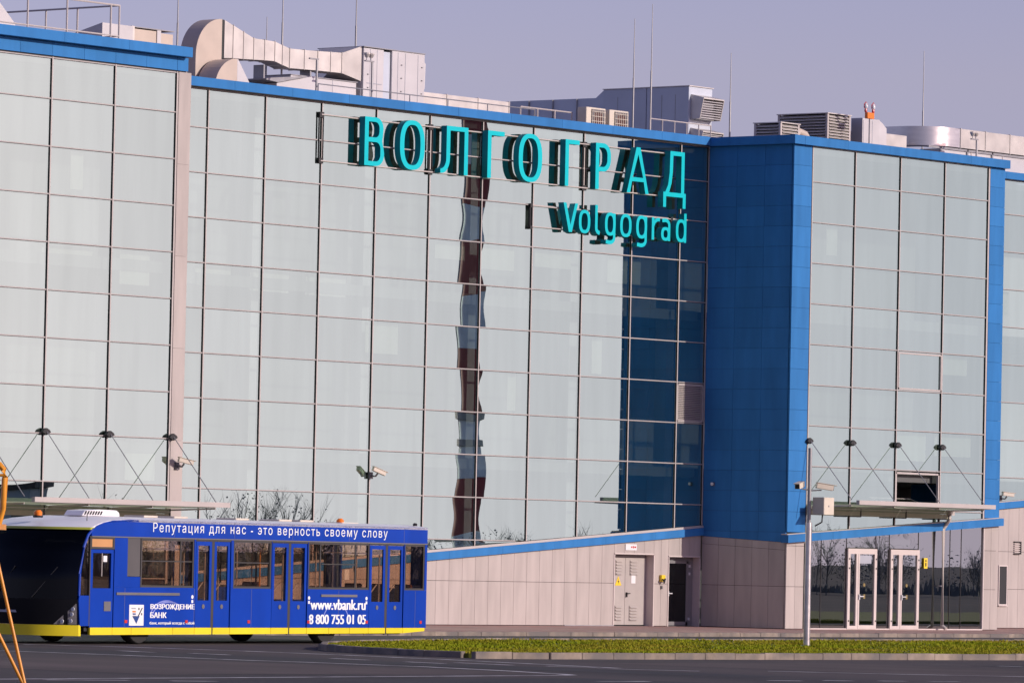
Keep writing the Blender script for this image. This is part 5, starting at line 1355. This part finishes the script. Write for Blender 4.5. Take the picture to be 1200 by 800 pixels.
MB().prism_xz([(-0.22, 0.17), (-0.04, 0.17), (-0.02, 0.14), (-0.18, 0.14)], -0.006, -0.0036).build('logo_mark', 'printgrey', lg)
for k in range(3): MB().prism_xz([(-0.17 + k * 0.015, 0.10 - k * 0.055), (-0.03, 0.10 - k * 0.055), (-0.03, 0.065 - k * 0.055), (-0.155 + k * 0.015, 0.065 - k * 0.055)], -0.006, -0.0036).build('logo_mark', ['orange', 'printblue', 'printgrey'][k], lg)
MB().prism_xz([(0.05, -0.02), (0.09, -0.02), (0.24, 0.17), (0.20, 0.17)], -0.006, -0.0036).box(0.07, 0.11, -0.006, -0.0036, 0.12, 0.17).box(0.18, 0.22, -0.006, -0.0036, 0.0, 0.05).build('logo_mark', 'black', lg)
for (cx, cz, r0, a0, a1) in ((3.35, 0.60, 0.62, 40, 175), (3.45, 0.55, 0.66, 60, 165), (10.3, 0.62, 0.50, -20, 200)):
    ri = arc(cx, cz, r0, r0 * 0.62, a0, a1, 22); ro = arc(cx, cz, r0 + 0.035, (r0 + 0.035) * 0.64, a1, a0, 22)
    n_ = len(ri); pts = ri + ro
    MB().add([(x, -0.0035, z) for x, z in pts], [(i, i + 1, 2 * n_ - 2 - i, 2 * n_ - 1 - i) for i in range(n_ - 1)]).build('swoosh', 'swoosh', bus)
for s_ in (6.65, 9.13, 11.62, 14.0, 1.78, 4.14): box('reflector', s_ - 0.05, s_ + 0.05, -0.012, -0.001, 0.49, 0.56, 'red', bus)
for s_ in (9.14, 11.60, 4.36): MB().box(s_ - 0.035, s_ + 0.035, -0.006, -0.002, 0.96, 1.03).lathe([(0.045, -0.006), (0.045, -0.002)], (s_, 0, 1.10), 'y', 10).build('door_symbol', 'text', bus)
for s_ in (1.72, 4.44, 6.75, 10.4, 13.75): box('panel_seam', s_, s_ + 0.008, -0.002, 0.0005, 0.40, 1.29, 'busgrey', bus)
for s_ in (3.6, 6.0, 8.4, 10.8, 13.2): box('panel_seam', s_, s_ + 0.008, -0.002, 0.0005, ZT0 + 0.01, ZT1 - 0.01, 'busgrey', bus)
for (a, b) in ((1.39, 3.84), (9.64, 11.18)): box('rub_rail', a, b, -0.02, -0.001, 1.13, 1.19, 'busgrey', bus)

# ================================================================== YELLOW STEPS AT THE LEFT EDGE (mostly outside the picture)
def pv(x, z, D=0.0):
    """a point x metres to the right along the picture plane of the steps, at height z above the road"""
    b = Vector((-101.03, -66.18)); r2 = Vector((rt.x, rt.y)); f2 = Vector((fw.x, fw.y)).normalized()
    p = r2 * x + f2 * D
    return (p.x, p.y, z)
ys_ = tag(empty('mobile_steps', (-101.03, -66.18, ZR)), 'amber painted tubular frame of mobile steps at the left picture edge', 'mobile steps')
T = lambda pts, r, nm: MB().tube(pts, r, 10).build(nm, 'amber', ys_, smooth=True)
T([pv(-0.04, 2.44), pv(0.0, 2.60), pv(0.015, 2.93), pv(0.0, 3.01), pv(-0.045, 3.065), pv(-0.12, 3.07), pv(-1.4, 3.07)], 0.033, 'hand_rail')
T([pv(0.0, 2.955), pv(-0.20, 2.945)], 0.016, 'rail_brace')
T([pv(-1.4, 3.07), pv(-1.42, 2.44)], 0.027, 'hand_rail')
MB().prism_xy([pv(-1.45, 0, -0.1)[:2], pv(-0.03, 0, -0.1)[:2], pv(-0.03, 0, 0.8)[:2], pv(-1.45, 0, 0.8)[:2]], 2.38, 2.44).build('platform', 'amber', ys_)
T([pv(-0.13, 2.40), pv(0.285, 0.72)], 0.019, 'brace')
T([pv(-0.36, 1.95), pv(0.28, 0.72)], 0.019, 'brace')
T([pv(-0.36, 1.95), pv(-0.36, 2.38)], 0.019, 'brace')
T([pv(0.285, 0.76), pv(0.285, 0.12)], 0.03, 'leg'); T([pv(-1.4, 2.38), pv(-1.4, 0.12)], 0.03, 'leg'); T([pv(-0.9, 2.38, 0.75), pv(-0.9, 0.12, 0.75)], 0.03, 'leg')
for p in (pv(0.285, 0.0), pv(-1.4, 0.0), pv(-0.9, 0.0, 0.75)):
    MB().lathe([(0.03, -0.03), (0.12, -0.03), (0.12, 0.03), (0.03, 0.03)], (p[0], p[1], 0.12), 'x', 14).build('castor', 'tyre', ys_)

# ================================================================== SEEN ONLY IN THE MIRROR GLASS: mast, trees and an added hall to the right of the camera
ch = tag(empty('banded_mast', (181.2, -156.7, ZR)), 'tall red and white banded mast mirrored in the glass front', 'mast')
zb_, k = 0.0, 0
bands = [4.0, 3.9, 4.2, 5.3, 4.1, 3.9, 2.3, 3.2, 2.4, 4.4, 4.0]
for b in bands:
    MB().lathe([(0.96 - 0.004 * zb_, zb_), (0.96 - 0.004 * (zb_ + b), zb_ + b - 0.01)], (0, 0, 0), 'z', 20).build('band', 'chwhite' if k % 2 == 0 else 'chred', ch, smooth=True)
    zb_ += b; k += 1
for z in (10.2, 12.0):
    MB().lathe([(0.85, z), (1.14, z + 0.05), (1.14, z + 0.5), (1.1, z + 0.5), (0.85, z + 0.15)], (0, 0, 0), 'z', 20).build('platform', 'steel', ch)
MB().box(-0.2, 0.2, -1.08, -0.9, 0, 38).build('ladder_cage', 'steel', ch)
hl_ = tag(empty('added_hall', (128, -158.5, ZR), R(51)), 'low grey hall added out of view, mirrored in the lowest panes', 'building')  # invented building out of view, added for its dark reflection in the panes
MB().box(-30, 2, -8, 8, 0, 6.0).build('wall', 'hall', hl_); MB().box(-30.3, 2.3, -8.3, 8.3, 6.02, 6.4).build('roof', 'joint', hl_)
for k in range(4): box('gate', -28 + k * 7.5, -24 + k * 7.5, -8.08, -8.01, 0.0, 4.0, 'steel', hl_)
trn = random.Random(5)
tv, tf = [], []
for i in range(90):
    t = trn.uniform(-60, 60); dpt = trn.uniform(195, 250)
    cx = 0.78 * dpt + 0.62 * t; cy = -0.62 * dpt + 0.78 * t
    hgt = trn.uniform(2.2, 4.4) * (1.4 if trn.random() < 0.2 else 1.0)
    if i < 5: cx, cy, hgt = 139.5 + 0.9 * i, -145 + 1.6 * i, 6.6 - 0.5 * abs(i - 2); rad = hgt * trn.uniform(0.35, 0.55)
    # bare crowns: forking branches and a few late leaves
    for q in range(26):
        a = trn.uniform(0, 6.283); z_a = ZR + hgt * trn.uniform(0.18, 0.6); ln = hgt * trn.uniform(0.25, 0.5); up_ = trn.uniform(0.45, 1.0)
        p0 = Vector((cx, cy, z_a)); p1 = p0 + Vector((math.cos(a) * ln * (1.1 - up_ * 0.6), math.sin(a) * ln * (1.1 - up_ * 0.6), ln * up_))
        for w_, qa, qb in [(0.035, p0, p1)] + [(0.018, p0.lerp(p1, trn.uniform(0.3, 0.9)), p1 + Vector((trn.uniform(-1, 1), trn.uniform(-1, 1), trn.uniform(-0.2, 1))) * ln * 0.35) for _ in range(5)]:
            base = len(tv); ox, oy = w_ * math.sin(a), -w_ * math.cos(a)
            tv += [(qa.x - ox, qa.y - oy, qa.z), (qa.x + ox, qa.y + oy, qa.z), (qb.x, qb.y, qb.z), (qa.x + oy, qa.y - ox, qa.z)]
            tf += [(base, base + 1, base + 2), (base + 3, base, base + 2)]
    for q in range(240):
        a, b_ = trn.uniform(0, 6.283), trn.uniform(-1, 1); rr = rad * trn.random() ** 0.5
        px, py, pz = cx + rr * math.cos(a) * math.sqrt(1 - b_ * b_), cy + rr * math.sin(a) * math.sqrt(1 - b_ * b_), ZR + hgt * 0.5 + rr * b_ * hgt * 0.45 / rad
        s_ = trn.uniform(0.03, 0.08); base = len(tv)
        d1 = Vector((trn.uniform(-1, 1), trn.uniform(-1, 1), trn.uniform(-1, 1))).normalized() * s_; d2_ = d1.orthogonal().normalized() * s_
        tv += [(px + d1.x, py + d1.y, max(ZR, pz + d1.z)), (px + d2_.x, py + d2_.y, max(ZR, pz + d2_.z)), (px - d1.x, py - d1.y, max(ZR, pz - d1.z)), (px - d2_.x, py - d2_.y, max(ZR, pz - d2_.z))]
        tf.append((base, base + 1, base + 2, base + 3))
    base = len(tv)
    tv += [(cx - 0.1, cy, ZR), (cx + 0.1, cy, ZR), (cx, cy + 0.1, ZR), (cx, cy, ZR + hgt * 0.7)]
    tf += [(base, base + 1, base + 3), (base + 1, base + 2, base + 3), (base + 2, base, base + 3)]
for i in range(2600):
    t = trn.uniform(-70, 70); dpt = trn.uniform(232, 240); hx, hy = 0.78 * dpt + 0.62 * t, -0.62 * dpt + 0.78 * t
    hz = trn.uniform(0.1, 1.1 + 0.5 * math.sin(t * 0.35) + 0.3 * math.sin(t * 1.1)); base = len(tv); a = trn.uniform(0, 6.283)
    tv += [(hx - 0.3 * math.cos(a), hy - 0.3 * math.sin(a), ZR), (hx + 0.3 * math.cos(a), hy + 0.3 * math.sin(a), ZR), (hx, hy, ZR + max(0.2, hz))]
    tf.append((base, base + 1, base + 2))
tm = bpy.data.meshes.new('far_trees'); tm.from_pydata(tv, [], tf)
tag(link('far_trees', tm, m='leaf'), 'distant belt of low trees mirrored in the lowest panes', 'trees', kind='stuff')
